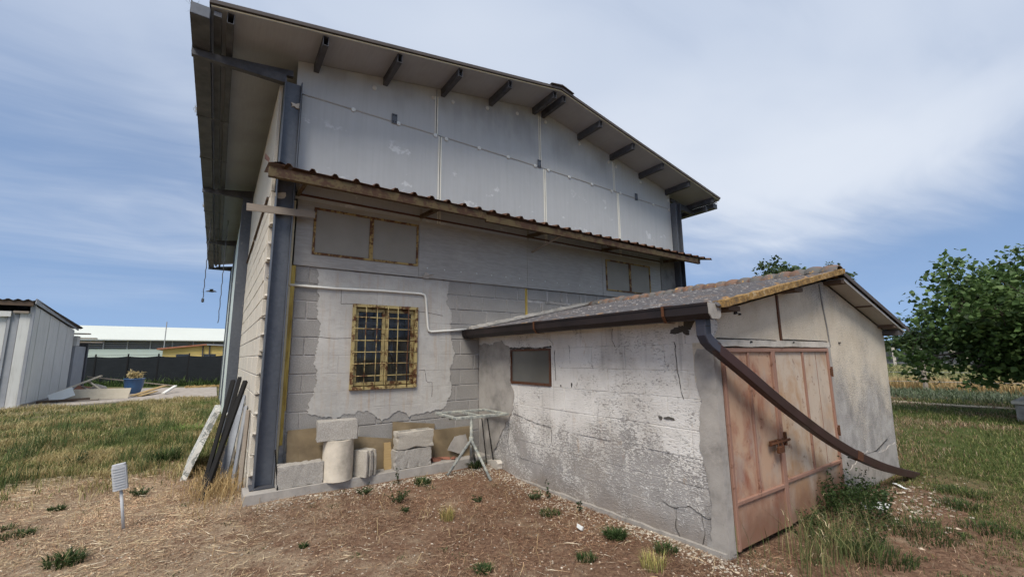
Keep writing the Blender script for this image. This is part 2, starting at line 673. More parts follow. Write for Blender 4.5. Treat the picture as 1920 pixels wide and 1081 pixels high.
def m_door(paint, fade, amt):
    def fn(k):
        p = k.pos()
        n = k.noise(2.3, 6, .62, k.sc(p, (1.2, 1, .8)), .5)
        fd = k.noise(11, 5, .65, k.sc(p, (1, 1, .28)))
        c = k.mix(k.ramp(n, [(.52-amt, 0), (.70-amt, 1)]), paint, fade)
        c = k.mix(k.math('MULTIPLY', k.ramp(fd, [(.5, 0), (.74, 1)]), .4), c, (.42, .33, .25))
        ru = k.step(k.noise(7, 7, .74), .58, .66)
        c = k.mix(k.math('MULTIPLY', ru, .7), c, (.14, .055, .03))
        gr_ = k.math('MULTIPLY', k.step(k.noise(3.1, 5, .7, k.sc(p, (1, 1, .6))), .50, .66), .5)
        c = k.mix(gr_, c, (.34, .29, .245))
        x, y, z = k.sep(p)
        lowr = k.math('MULTIPLY', k.step(k.math('ADD', z, k.math('MULTIPLY', k.noise(4, 4), .5)), .80, .35), .8)
        c = k.mix(lowr, c, (.17, .085, .055))
        return dict(c=c, r=.72, s=.25, n=k.bump(k.noise(18, 5), .2, .006))
    return fn


material('door_red', m_door((.26, .105, .065), (.42, .275, .185), .13))
material('door_orange', m_door((.37, .225, .125), (.47, .38, .295), .14))
material('door_frame', m_rustpaint((.29, .165, .12), .07, (.17, .075, .045), (.10, .045, .028)))


def m_brown(k):
    n = k.noise(4, 5, .6)
    c = k.ramp(n, [(.3, (.030, .014, .012)), (.7, (.055, .026, .022))])
    return dict(c=c, r=k.ramp(n, [(.3, .38), (.7, .55)]), s=.35)


material('brown_pipe', m_brown)
material('brown_gutter', lambda k: dict(c=k.ramp(k.noise(4, 5, .6), [(.3, (.012, .009, .009)), (.7, (.024, .016, .015))]), r=.5, s=.3))
material('pvc_white', lambda k: dict(c=k.mix(k.noise(6, 4), (.62, .60, .54), (.74, .72, .66)), r=.45))
material('pvc_grey', lambda k: dict(c=k.mix(k.noise(6, 4), (.028, .030, .040), (.05, .05, .065)), r=.5, s=.25))
material('strip_cream', lambda k: dict(c=k.mix(k.noise(5, 5), (.60, .58, .50), (.75, .73, .66)), r=.5))
material('steel_washer', lambda k: dict(c=(.62, .61, .57), r=.4, m=.4))


def m_wood(base):
    def fn(k):
        p = k.pos()
        g = k.noise(20, 5, .65, k.sc(p, (.35, 2.2, 4.0)), .6)
        n = k.noise(2.5, 4)
        c = k.mix(g, tuple(x*.55 for x in base), base)
        c = k.mix(k.math('MULTIPLY', k.ramp(n, [(.5, 0), (.8, 1)]), .5), c, tuple(x*.5 for x in base))
        return dict(c=c, r=.88, s=.12, n=k.bump(g, .4, .005))
    return fn


material('wood_grey', m_wood((.34, .29, .24)))
material('wood_pale', m_wood((.52, .46, .36)))
material('wood_dark', m_wood((.14, .10, .075)))
material('wood_tan', m_wood((.44, .31, .15)))


def m_tan(k):
    p = k.pos()
    n = k.noise(2.6, 5, .6)
    c = k.ramp(n, [(.3, (.12, .088, .052)), (.55, (.20, .15, .088)), (.75, (.27, .205, .125))])
    return dict(c=c, r=.8, n=k.bump(k.noise(2.2, 3), .4, .05))


material('cardboard', m_tan)


def m_fibro(k):
    """weathered corrugated fibre cement with white crust and orange lichen"""
    p = k.pos()
    x, y, z = k.sep(p)
    a = k.noise(11, 6, .74, dist=.7)
    b = k.noise(7, 5, .65)
    v = k.vor(22)
    c = k.mix(b, (.060, .057, .062), (.135, .128, .132))
    cr = k.math('MULTIPLY', k.step(a, .54, .66), .6)
    c = k.mix(cr, c, (.47, .45, .42))
    or_ = k.math('MULTIPLY', k.step(k.noise(4.5, 5, .65), .52, .64), k.math('ADD', .10, k.math('MULTIPLY', k.math('ADD', k.step(y, -4.15, -4.35), k.step(x, 3.75, 3.45)), .85)))
    c = k.mix(k.math('MULTIPLY', or_, .9), c, (.44, .22, .045))
    return dict(c=c, r=.95, s=.1, n=k.bump(k.math('ADD', a, k.math('MULTIPLY', v, .6)), .9, .02))


material('fibro', m_fibro)


def m_tile(k):
    n = k.noise(5, 5, .65)
    c = k.mix(k.rnd(), (.14, .085, .065), (.20, .125, .09))
    c = k.mix(k.step(n, .40, .56), c, (.12, .115, .11))
    c = k.mix(k.math('MULTIPLY', k.step(k.noise(13, 4), .58, .68), .8), c, (.42, .24, .07))
    return dict(c=c, r=.92, s=.1, n=k.bump(k.noise(40, 5), .6, .008))


material('ridge_tile', m_tile)


def m_lichen(k):
    n = k.noise(15, 6, .75)
    c = k.ramp(n, [(.32, (.10, .08, .06)), (.46, (.20, .125, .055)), (.56, (.31, .19, .07)), (.68, (.42, .36, .27))])
    return dict(c=c, r=.95, s=.1, n=k.bump(n, .8, .015))


material('lichen_verge', m_lichen)


def m_soffit_pale(k):
    n = k.noise(3, 5)
    return dict(c=k.mix(n, (.30, .28, .26), (.46, .44, .41)), r=.9)


material('board_pale', m_soffit_pale)


def glass(name, tint, rough, refl):
    def fn(k):
        fr = k.node('ShaderNodeFresnel', {'IOR': 1.5}).outputs[0]
        fac = k.math('MINIMUM', k.math('ADD', k.math('MULTIPLY', fr, 1.0), refl), 1.0)
        dirt = k.math('MULTIPLY', k.ramp(k.noise(4, 5, .65), [(.35, .15), (.75, 1)]), .22)
        tr = k.node('ShaderNodeBsdfTransparent', {'Color': tint})
        gl = k.node('ShaderNodeBsdfGlossy', {'Roughness': rough, 'Color': (.34, .36, .38)})
        df = k.node('ShaderNodeBsdfDiffuse', {'Color': (.23, .22, .20)})
        m1 = k.node('ShaderNodeMixShader', {0: dirt, 1: tr.outputs[0], 2: df.outputs[0]})
        m2 = k.node('ShaderNodeMixShader', {0: fac, 1: m1.outputs[0], 2: gl.outputs[0]})
        return dict(shader=m2.outputs[0])
    material(name, fn)


glass('window_glass', (.72, .75, .76), .03, .0)


def m_frost(k):
    p = k.pos()
    n = k.noise(2.2, 5, .6)
    f = k.noise(60, 3, .7)
    c = k.mix(n, (.21, .19, .155), (.33, .30, .25))
    return dict(c=k.mix(k.math('MULTIPLY', f, .25), c, (.12, .11, .10)), r=.5, s=.2, n=k.bump(f, .1, .002))


material('frosted_pane', m_frost)
material('grey_pane', lambda k: dict(c=k.mix(k.noise(1.6, 4), (.09, .088, .08), (.14, .138, .122)), r=.14, s=.5))
material('black_net', lambda k: dict(c=k.mix(k.noise(1.5, 5, .6, k.sc(k.pos(), (1, 1, 6))), (.010, .012, .014), (.022, .025, .028)), r=.8, s=.1))
material('far_net', lambda k: dict(c=k.mix(k.noise(1.5, 5), (.045, .05, .055), (.075, .08, .085)), r=.9, s=.1))


def m_shedwhite(k):
    p = k.pos()
    n = k.noise(1.1, 5, .6)
    st = k.noise(7, 6, .7, k.sc(p, (1.5, 1.5, .12)))
    c = k.mix(n, (.47, .47, .45), (.62, .62, .60))
    c = k.mix(k.math('MULTIPLY', k.ramp(st, [(.52, 0), (.72, 1)]), .5), c, (.27, .25, .22))
    return dict(c=c, r=.75, n=k.bump(n, .1, .01))


material('shed_white', m_shedwhite)
material('shed_grey', lambda k: dict(c=k.mix(k.noise(3, 5), (.22, .23, .25), (.34, .35, .37)), r=.6))
material('shed_green', lambda k: dict(c=k.mix(k.noise(1.3, 5), (.50, .55, .50), (.60, .65, .59)), r=.6))
material('roof_dark', lambda k: dict(c=k.mix(k.noise(3, 5), (.05, .045, .045), (.11, .095, .09)), r=.8))
material('ware_roof', lambda k: dict(c=k.mix(k.noise(.35, 5), (.50, .52, .47), (.56, .58, .53)), r=.6))
material('ware_wall', lambda k: dict(c=k.mix(k.noise(.3, 5), (.46, .54, .49), (.52, .60, .54)), r=.6))
material('ware_dark', lambda k: dict(c=(.07, .075, .08), r=.8))
material('ware_slat', lambda k: dict(c=(.30, .31, .32), r=.6))
material('yellow_wall', lambda k: dict(c=k.mix(k.noise(1.2, 5), (.60, .44, .13), (.70, .53, .19)), r=.85))
material('terracotta', lambda k: dict(c=k.mix(k.noise(6, 5), (.30, .12, .07), (.42, .19, .11)), r=.85))
material('dark_glass', lambda k: dict(c=(.04, .045, .05), r=.15, s=.5))
material('blue_plastic', lambda k: dict(c=k.mix(k.noise(2, 4), (.035, .09, .21), (.05, .13, .27)), r=.4, s=.5))
material('sheet_white', lambda k: dict(c=k.mix(k.noise(3, 5), (.55, .56, .54), (.74, .75, .73)), r=.6))


def m_slab(k):
    v = k.vor(9, 'DISTANCE_TO_EDGE', k.sc(k.pos(), (1, 1, 1)))
    n = k.noise(5, 6, .7, dist=1.2)
    c = k.mix(k.step(k.math('ABSOLUTE', k.math('SUBTRACT', n, .5)), .06, .015), (.66, .64, .58), (.22, .23, .21))
    return dict(c=c, r=.6, n=k.bump(k.noise(20), .2, .005))


material('stone_slab', m_slab)
material('terrazzo_edge', lambda k: dict(c=k.mix(k.noise(12, 5), (.55, .52, .44), (.68, .65, .57)), r=.7))


def m_mossy(k):
    n = k.noise(14, 6, .7)
    c = k.ramp(n, [(.3, (.13, .135, .13)), (.5, (.26, .27, .25)), (.62, (.42, .42, .35)), (.75, (.40, .36, .18))])
    return dict(c=c, r=.85, s=.2, n=k.bump(n, .5, .006))


material('mossy_paint', m_mossy)
material('brick_red', lambda k: dict(c=k.mix(k.noise(20, 4), (.22, .09, .06), (.33, .15, .10)), r=.92))
material('sensor_white', lambda k: dict(c=k.mix(k.noise(8, 4), (.40, .41, .42), (.50, .51, .52)), r=.5))
material('stone_pale', lambda k: dict(c=k.mix(k.rnd(), (.42, .39, .33), (.62, .59, .53)), r=.9, n=k.bump(k.noise(50), .4, .004)))


def m_leafy(rough=.6, trans=.35):
    def fn(k):
        a = k.node('ShaderNodeAttribute', attribute_name='Col').outputs['Color']
        b = k.node('ShaderNodeBsdfPrincipled')
        k.put(b.inputs['Base Color'], a)
        k.put(b.inputs['Roughness'], rough)
        k.put(b.inputs['Specular IOR Level'], .25)
        t = k.node('ShaderNodeBsdfTranslucent', {'Color': a})
        return dict(shader=k.node('ShaderNodeMixShader', {0: trans, 1: b.outputs[0], 2: t.outputs[0]}).outputs[0])
    return fn


material('blade', m_leafy(.7, .25))
material('leaf', m_leafy(.5, .35))
material('litter', m_leafy(.9, .05))
material('bark', m_cement((.085, .07, .055)))


def m_ground(k):
    p = k.pos()
    x, y, z = k.sep(p)
    n1 = k.noise(.35, 5, .6)
    n2 = k.noise(2.4, 6, .65)
    n3 = k.noise(22, 6, .75)
    n4 = k.noise(90, 4, .7)
    straw = k.ramp(n3, [(.3, (.10, .058, .040)), (.5, (.185, .112, .075)), (.68, (.29, .19, .125))])
    pale = k.ramp(n4, [(.35, (.27, .20, .135)), (.6, (.42, .33, .23))])
    drift = k.math('ADD', k.step(x, 2.2, -1.2), k.math('SUBTRACT', n2, .5))
    c = k.mix(k.math('MULTIPLY', k.step(k.math('ADD', n2, k.math('MULTIPLY', drift, .3)), .50, .80), .8), straw, pale)
    green = k.ramp(n3, [(.3, (.035, .05, .015)), (.6, (.085, .105, .035)), (.8, (.17, .16, .065))])
    gl = k.math('MULTIPLY', k.step(y, 1.6, 4.6), k.step(x, 1.0, -.2))
    gr = k.step(x, 7.0, 9.6)
    gm = k.math('MAXIMUM', gl, gr)
    gm = k.math('MULTIPLY', gm, k.step(k.math('ADD', n1, k.math('MULTIPLY', n2, .5)), .45, .80))
    c = k.mix(gm, c, green)
    far = k.step(k.node('ShaderNodeVectorMath', {0: p}, operation='LENGTH').outputs['Value'], 28, 60)
    c = k.mix(far, c, k.mix(n1, (.16, .15, .06), (.26, .21, .09)))
    h = k.math('ADD', n3, k.math('MULTIPLY', n4, .5))
    return dict(c=c, r=.97, s=.05, n=k.bump(h, .9, .03))


material('ground', m_ground)
material('pavement', m_cement((.34, .30, .26)))
material('dirt_path', m_cement((.40, .33, .23)))


# ------------------------------------------------------------------ ground
def hgt(x, y):
    x = np.asarray(x, float)
    y = np.asarray(y, float)
    h = .018*np.sin(x*1.7+.6*y)+.014*np.sin(2.3*y-1.1*x+1)+.008*np.sin(4.1*x+3.3*y)
    near = np.clip((x-7.2)/3, 0, 1)*.03
    heap = .075*np.exp(-((y+.25)/.55)**2)*np.clip((x+.3)/.5, 0, 1)*np.clip((4.2-x)/.7, 0, 1)
    return h-.012+near+heap


def warp_axis(c, n, span):
    t = np.linspace(-1, 1, n)
    return c+np.sign(t)*(np.abs(t)*9+np.abs(t)**5*span)


gx = warp_axis(2, 150, 600)
gy = warp_axis(-1, 150, 600)
GX, GY = np.meshgrid(gx, gy)
GZ = hgt(GX, GY)
gv = np.stack([GX, GY, GZ], -1).reshape(-1, 3)
gf = []
for j in range(149):
    for i in range(149):
        a = j*150+i
        gf.append((a, a+1, a+151, a+150))
me = bpy.data.meshes.new('ground')
me.from_pydata(gv.tolist(), [], gf)
me.polygons.foreach_set('use_smooth', [True]*len(me.polygons))
me.materials.append(MATS['ground'])
ground = bpy.data.objects.new('ground', me)
scn.collection.objects.link(ground)
ground['kind'] = 'structure'

o = MB().prism([(-9.5, 17.0), (-6.2, 16.6), (-3.2, 17.6), (.05, 18.0), (.05, 25.8), (-9.5, 30.5)][::1],
               lambda u, v, d: (u, v, d), -.05, .045).build('concrete_pavement', 'pavement', bevel=.01)
o['kind'] = 'structure'
o = MB().prism([(19.1, 7), (19.0, 2), (19.25, -1.2), (19.1, -3), (19.4, -5), (19.3, -12), (19.8, -12), (19.85, -5), (19.6, -3), (19.8, -1.2), (19.5, 2), (19.6, 7)],
               lambda u, v, d: (u, v, d), .0, .05).build('dirt_path', 'dirt_path', bevel=.01)
o['kind'] = 'structure'


# ------------------------------------------------------------------ barn
def U(x):        # underside of the barn roof
    return 6.82-.17*(5.0-x) if x < 5 else 6.82-.205*(x-5)


XZ = lambda u, v, d: (u, d, v)      # polygon in the front-wall plane, extruded along y
YZ = lambda u, v, d: (d, u, v)
barn = empty('barn', (.3, 0, 0), 'tall grey block barn with metal gable panels and an overhanging pitched roof', 'barn')

# front wall: mortar core, single blocks, skim coat
rng = random.Random(3)
core = MB().prism([(.62, 0), (9.4, 0), (9.4, 3.0), (.62, 3.0)], XZ, .010, .22,
                  holes=[[(1.45, 1.264), (2.46, 1.264), (2.46, 2.514), (1.45, 2.514)]])
front = core.build('front_wall', 'mortar', barn)
bm_cache = {}


def get_block(L, H, D, mat, var):
    key = (round(L, 2), round(H, 2), round(D, 2), mat, var)
    if key not in bm_cache:
        bm_cache[key] = block_mesh('block', key[0], key[2], key[1], mat, .007, .0025, hash(key) & 999)
    return bm_cache[key]


def course_run(x0, x1, off):
    xs, x = [], x0
    first = True
    while x < x1-.02:
        L = .515
        if first:
            L = off
        e = min(x+L, x1)
        if x1-e < .09:
            e = x1
        xs.append((x, e))
        x = e
        first = False
    return xs


for c in range(12):
    z0 = .014+.25*c
    spans = [(.665, 1.45), (2.46, 3.6)] if 5 <= c <= 9 else [(.665, 3.6)]
    if c == 0:
        z0 += 0
    if c >= 8:
        spans = spans[:-1]+[(spans[-1][0], 4.605)]
    for (a, b) in spans:
        off = [.43, .17][c % 2] if a < 1 else [.52, .26][c % 2]
        for (x0, x1) in course_run(a, b, off):
            xc = (x0+x1)/2
            if x0 > 1.12 and x1 < 2.82 and z0 > .95:
                continue
            L = x1-x0-.013
            if L < .05:
                continue
            place('block', get_block(L, .236, .17, 'block', c % 3), (xc, .085+rng.uniform(-.003, .002), z0+.125), front)
    if c >= 8:
        for (x0, x1) in course_run(4.665, 9.33, [.33, .5][c % 2]):
            L = x1-x0-.035
            place('block', get_block(L, .215, .17, 'block', c % 3), ((x0+x1)/2, .088+rng.uniform(-.003, .003), z0+.125), front)


def ragged(poly, amp=.03, stp=.045, seed=1, keep=()):
    rr = random.Random(seed)
    out = []
    n = len(poly)
    for i in range(n):
        a, b = Vector(poly[i]), Vector(poly[(i+1) % n])
        L = (b-a).length
        m_ = max(1, int(L/stp))
        nrm = Vector((-(b-a).y, (b-a).x)).normalized()
        w = 0
        for j in range(m_):
            p = a+(b-a)*j/m_
            if i not in keep and j:
                w = .55*w+rr.uniform(-amp, amp)
                p = p+nrm*w
            out.append((p.x, p.y))
    return out


pl = [(.93, 2.985), (.98, 2.62), (.97, 2.3), (1.04, 2.1), (.98, 1.75), (1.02, 1.4), (.96, 1.16), (.93, .99), (1.25, .90), (1.7, .97), (1.95, .80),
      (2.2, .93), (2.35, .83), (2.6, .86), (2.95, .93), (3.07, 1.15), (3.05, 1.5), (3.13, 1.8), (3.04, 2.1), (3.07, 2.45), (2.96, 2.6), (3.02, 2.985)]
MB().prism(ragged(pl, .017, .018, 5, keep=(21,)), XZ, -.0095, .008,
           holes=[[(1.455, 1.266), (1.455, 2.512), (2.455, 2.512), (2.455, 1.266)]]).build('plaster', 'plaster', front)
# mortar smeared over the joints right of the post
for i, (x, z, w, h) in enumerate([(4.95, 2.52, .42, .05), (5.35, 2.76, .5, .045), (6.1, 2.77, .6, .05), (5.6, 2.5, .3, .06), (6.9, 2.76, .5, .05), (7.6, 2.78, .5, .05), (5.02, 2.64, .05, .2), (5.52, 2.88, .05, .18), (6.05, 2.88, .05, .18), (6.55, 2.88, .05, .18)]):
    MB().prism(ragged([(x-w/2, z-h/2), (x+w/2, z-h/2), (x+w/2, z+h/2), (x-w/2, z+h/2)], .012, .03, i), XZ, -.008, .02).build('mortar_smear', 'cement', front)
# cracks in the plaster
for pts in ([(2.50, 1.52), (2.60, 1.525), (2.62, 1.44), (2.63, 1.36), (2.66, 1.33), (2.73, 1.33), (2.735, 1.2), (2.73, 1.1)],
            [(1.15, 2.72), (1.28, 2.71), (1.285, 2.5), (1.45, 2.51)], [(1.02, 2.02), (1.2, 2.0), (1.45, 2.01)], [(2.46, 2.45), (2.62, 2.44), (2.9, 2.4)]):
    mb = MB()
    mb.tube([(x, -.009, z) for x, z in pts], [.0035]*len(pts), 4)
    mb.build('crack', 'dark_hole', front)
# vertical foam joint and strips
MB().box(4.612, 4.66, -.004, .1, 2.0, 2.998).build('joint_strip', 'foam_yellow', barn)
MB().box(.605, .662, -.03, .12, 1.05, 2.995).box(.612, .65, -.03, .12, .62, 1.05).build('foam_strip', 'foam_yellow', barn)
MB().box(.571, .602, -.10, .10, .16, 3.9).build('edge_strip', 'cream_paint', barn)
# plinth
mb = MB().prism(ragged([(.24, -.42), (3.60, -.36), (3.60, .0), (.24, .0)], .006, .1, 8, keep=(1, 2, 3)), lambda u, v, d: (u, v, d), -.1, .165)
mb.build('plinth', 'cement', barn, bevel=.014)

# corner columns
def hcol(name, x0, x1, y0, y1, z0, z1, parent):
    t = .014
    ym = (y0+y1)/2
    mb = MB().box(x0, x0+t, y0, y1, z0, z1).box(x1-t, x1, y0, y1, z0, z1).box(x0+t, x1-t, ym-.006, ym+.006, z0, z1)
    c = mb.build(name, 'galvanised', parent, bevel=.003)
    MB().box(x0-.04, x1+.04, y0-.04, y1+.02, z0-.015, z0).build('base_plate', 'dark_steel', c)
    return c


hcol('column', .345, .565, -.21, -.01, .185, 5.62, barn)
hcol('column', 9.345, 9.565, -.19, .01, .185, 5.62, barn)
for yy in (5.45, 10.9, 16.0):
    t = .014
    c = MB().box(.09, .30, yy-.1, yy-.1+t, .05, 5.6).box(.09, .30, yy+.1-t, yy+.1, .05, 5.6).box(.19, .202, yy-.1+t, yy+.1-t, .05, 5.6).build('column', 'galvanised', barn, bevel=.003)
# patches of set foam on the column
for (x, z) in ((.50, 5.28), (.40, 3.92)):
    MB().prism(ragged([(x-.05, z-.03), (x+.05, z-.03), (x+.06, z+.05), (x-.06, z+.03)], .02, .03, int(z*10)), XZ, -.14, -.10).build('foam_patch', 'cement_pale', barn)

# left wall
leftw = MB().box(.308, .48, .10, 5.36, .02, 4.0).build('left_wall', 'mortar', barn)
for c in range(16):
    z0 = .014+.25*c
    start = rng.choice([0, .03, .05, .09, .02])
    for (y0, y1) in course_run(.03+start, 5.36, [.5, .25][c % 2]):
        L = y1-y0-.010
        if L < .05:
            continue
        key = (round(L, 2), 'lw', c % 3)
        if key not in bm_cache:
            bm_cache[key] = block_mesh('block', .16, key[0], .239, 'block_cream', .006, .002, c)
        place('block', bm_cache[key], (.38+rng.uniform(-.003, .003), (y0+y1)/2, z0+.125), leftw)
for i in range(14):       # squeezed-out mortar at the broken wall end
    z = .3+i*.25+rng.uniform(-.03, .03)
    bmx = block_mesh('mortar_lump', .10, .10, .035, 'cement_pale', .012, .012, i)
    place('mortar_lump', bmx, (.37, .02, z), leftw, (rng.uniform(-.2, .2), 0, rng.uniform(-.4, .4)))
for i in range(5):
    y0 = .04+i*1.07
    MB().box(.300, .34, y0, y0+1.055, 4.03, 5.62).build('wall_panel', 'block_cream', barn)
MB().bar((.285, .35, 4.015), (.285, 3.0, 4.015), .03, .035).build('trim_or_shadow_strip', 'wood_dark', barn)  # thin dark bars standing in for the shadow strip above the blocks
MB().bar((.285, 3.1, 4.0), (.285, 5.3, 3.985), .03, .035).build('trim_or_shadow_strip', 'wood_dark', barn)
for i in range(9):
    y0 = 5.6+i*1.15
    MB().box(.13, .26, y0, y0+1.14, .05, 5.6).build('wall_panel', 'shed_green', barn)
# the walls out of view
MB().box(9.33, 9.5, .05, 16.2, .02, 5.7).build('right_wall', 'block_light', barn)
MB().prism([(.3, 0), (9.5, 0), (9.5, U(9.5)-.02), (5, U(5)-.02), (.3, U(.3)-.02)], XZ, 16.2, 16.4).build('back_wall', 'block_light', barn)
MB().box(.5, 9.3, .25, 16.2, .0, .12).build('floor', 'cement_dark', barn)

# gable panels, two rows
zj = lambda x: 5.548-.0085*max(0, x-4.5)*2.2
lowx = [.585, 2.785, 5.125, 7.325, 9.34]
upx = [.50, 2.705, 5.015, 7.215, 9.34]
for i in range(4):
    a, b = lowx[i]+.006, lowx[i+1]-.006
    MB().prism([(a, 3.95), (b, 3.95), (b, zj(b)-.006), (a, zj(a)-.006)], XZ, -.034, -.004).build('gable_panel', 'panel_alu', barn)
    a, b = upx[i]+.006, upx[i+1]-.006
    top = [(b, U(b)-.006)]+([(5.0, U(5.0)-.006)] if a < 5 < b else [])+[(a, U(a)-.006)]
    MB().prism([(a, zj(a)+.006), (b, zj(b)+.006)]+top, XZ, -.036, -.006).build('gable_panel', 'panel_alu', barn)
for i in range(1, 4):
    for s_ in (-.02, .02):
        x = lowx[i]+s_
        MB().box(x-.011, x+.011, -.043, -.03, 3.96, zj(x)-.015).build('cover_strip', 'strip_cream', barn)
        x = upx[i]+s_
        MB().box(x-.009, x+.009, -.046, -.032, zj(x)+.015, U(x)-.16).build('cover_strip', 'strip_cream', barn)
for i in range(4):
    a, b = lowx[i]+.03, lowx[i+1]-.03
    MB().add([(x, y, zj(x)+dz_) for y in (-.042, -.03) for x, dz_ in ((a, -.010), (b, -.010), (b, .010), (a, .010))],
             [(0, 1, 2, 3), (7, 6, 5, 4), (0, 4, 5, 1), (1, 5, 6, 2), (2, 6, 7, 3), (3, 7, 4, 0)]).build('cover_strip', 'panel_dirty', barn)
wash = MB().lathe([(.0, .012), (.012, .012), (.012, .004), (.03, .004), (.036, -.002), (.036, -.012)], n=14).mesh('washer')
wash.materials.append(MATS['steel_washer'])
for (x, z) in [(.49, 5.84), (1.62, 6.03), (2.64, 6.22), (3.02, 6.28), (3.75, 6.41), (4.45, 6.53), (5.18, 6.58), (6.14, 6.37), (7.06, 6.18), (7.31, 6.12), (8.18, 5.94), (9.27, 5.69),
               (1.31, 5.54), (2.03, 5.54), (2.69, 5.53), (2.9, 5.52), (3.57, 5.54), (4.22, 5.54), (4.88, 5.53), (5.23, 5.52), (5.81, 5.51), (6.48, 5.5), (7.12, 5.48), (7.41, 5.49), (8.63, 5.45), (9.26, 5.43)]:
    if x > .55:
        place('washer', wash, (x, -.05, z), barn, (R(90), 0, 0))
for (x, z) in ((1.96, 5.6), (4.985, 5.60), (7.98, 5.52)):
    pl_ = MB().box(x-.045, x+.045, -.055, -.044, z-.085, z+.085).build('clip_plate', 'galvanised', barn, bevel=.003)
    for sx_ in (-.02, .02):
        for sz_ in (-.055, .055):
            MB().box(x+sx_-.011, x+sx_+.011, -.058, -.05, z+sz_-.008, z+sz_+.008).build('slot', 'dark_hole', pl_)

# lower band of panels with two windows
def fixed_window(x0, x1, z0, z1, parent, yf=-.03):
    t = .032
    w = MB().box(x0, x1, yf-.018, yf+.02, z0, z0+t).box(x0, x1, yf-.018, yf+.02, z1-t, z1).box(x0, x0+t, yf-.017, yf+.02, z0+t, z1-t).box(x1-t, x1, yf-.017, yf+.02, z0+t, z1-t)
    w = w.build('window', 'window_rust', parent)
    xm = x0+(x1-x0)*.52
    MB().box(xm-.028, xm+.028, yf-.022, yf+.018, z0+t, z1-t).build('mullion', 'window_rust', w)
    MB().box(x0+t, xm-.028, yf-.002, yf+.006, z0+t, z1-t).build('pane', 'frosted_pane', w)
    MB().box(xm+.028, x1-t, yf-.002, yf+.006, z0+t, z1-t).build('pane', 'frosted_pane', w)
    return w


def rect(x0, x1, z0, z1):
    return [(x0, z0), (x1, z0), (x1, z1), (x0, z1)]


for (x0, x1, hole) in ((.63, 2.465, (.85, 2.43, 3.18, 3.87)), (2.475, 4.665, None), (4.675, 6.715, None), (6.725, 9.33, (6.81, 8.33, 3.13, 3.83))):
    MB().prism(rect(x0, x1, 3.005, 4.2), XZ, -.03, -.002, holes=[rect(*hole)[::-1]] if hole else []).build('wall_panel', 'panel_dirty', barn)
    if hole:
        fixed_window(*hole[:2], hole[2], hole[3], barn)
MB().bar((.63, -.034, 4.02), (9.3, -.034, 4.0), .02, .03).build('trim_or_shadow_strip', 'frame_brown', barn)
for x in (2.47, 4.67, 6.72):
    MB().box(x-.02, x+.02, -.038, -.02, 3.005, 4.15).build('cover_strip', 'panel_dirty', barn)
for i in range(13):
    x = 2.6+i*.31
    place('bolt', wash, (x, -.032, 3.17), barn, (R(90), 0, 0)).scale = (.35, .35, .8)
# a bent metal tab under the panels
MB().add([(2.52, -.04, 3.0), (2.60, -.06, 2.985), (2.70, -.10, 3.06), (2.62, -.10, 3.05), (2.55, -.07, 3.10)], [(0, 1, 2), (0, 2, 3), (0, 3, 4)]).build('bent_tab', 'cement', barn)
# right end: pale board and dark corner under the canopy
MB().box(8.75, 9.32, -.045, -.031, 3.02, 4.1).build('wall_panel', 'cement_dark', barn)

# barred window
wn = MB()
x0, x1, z0, z1 = 1.452, 2.458, 1.266, 2.512
t = .045
wn.box(x0, x1, -.045, .06, z0, z0+t).box(x0, x1, -.045, .06, z1-t, z1).box(x0, x0+t, -.044, .06, z0+t, z1-t).box(x1-t, x1, -.044, .06, z0+t, z1-t)
win = wn.build('window', 'yellow_rust', barn, bevel=.003)
xm = (x0+x1)/2
for s_, (a, b) in enumerate(((x0+t+.004, xm-.004), (xm+.004, x1-t-.004))):
    c_ = .05
    lo, hi = z0+t+.012, z1-t-.012
    MB().box(a, b, .012, .05, lo, lo+c_).box(a, b, .012, .05, hi-c_, hi).box(a, a+c_, .013, .049, lo+c_, hi-c_).box(b-c_, b, .013, .049, lo+c_, hi-c_).build('casement', 'yellow_rust', win, bevel=.004)
    MB().box(a+c_, b-c_, .028, .033, lo+c_, hi-c_).build('pane', 'window_glass', win)
for fx in (.19, .35, .515, .67, .835):
    x = x0+fx*(x1-x0)
    wig = rng.uniform(-.006, .006)
    top_, bot_ = z1-.02, z0+.02
    MB().tube([(x, -.052, top_), (x+wig, -.056, (top_+bot_)/2+.2), (x-wig, -.055, (top_+bot_)/2-.2), (x, -.052, bot_)], .0075, 7).build('bar', 'yellow_rust' if fx != .835 else 'rust', win, smooth=True)
for fz in (.155, .29, .43, .565, .70, .84):
    z = z1-fz*(z1-z0)
    MB().tube([(x0+.012, -.042, z), (xm, -.044, z+rng.uniform(-.004, .004)), (x1-.012, -.042, z)], .0075, 7).build('bar', 'yellow_rust', win, smooth=True)
# what shows behind the glass: a white rail, a rack and a cabinet
MB().bar((.9, 1.2, 2.33), (3.4, 1.2, 2.33), .05, .05).build('interior_rail', 'pvc_white', barn)
rk = MB()
for z in (.5, .9, 1.3, 1.7, 2.1):
    rk.box(2.6, 3.3, 1.6, 2.0, z, z+.03)
for x in (2.6, 3.27):
    for y in (1.6, 1.97):
        rk.box(x, x+.03, y, y+.03, .12, 2.3)
rk.build('interior_rack', 'shed_grey', barn)
MB().box(1.2, 1.75, .9, 1.4, .12, 1.95).build('interior_cabinet', 'shed_grey', barn, bevel=.01)

# conduit
pts = [(.565, -.03, 2.72), (1.2, -.03, 2.715), (1.9, -.03, 2.735), (2.50, -.03, 2.735), (2.56, -.03, 2.72), (2.585, -.03, 2.66), (2.61, -.03, 2.4), (2.63, -.03, 2.2), (2.645, -.03, 2.145), (2.69, -.03, 2.13), (3.0, -.03, 2.155), (3.33, -.03, 2.185)]
MB().tube(pts, .017, 10).build('conduit', 'pvc_white', barn, smooth=True)

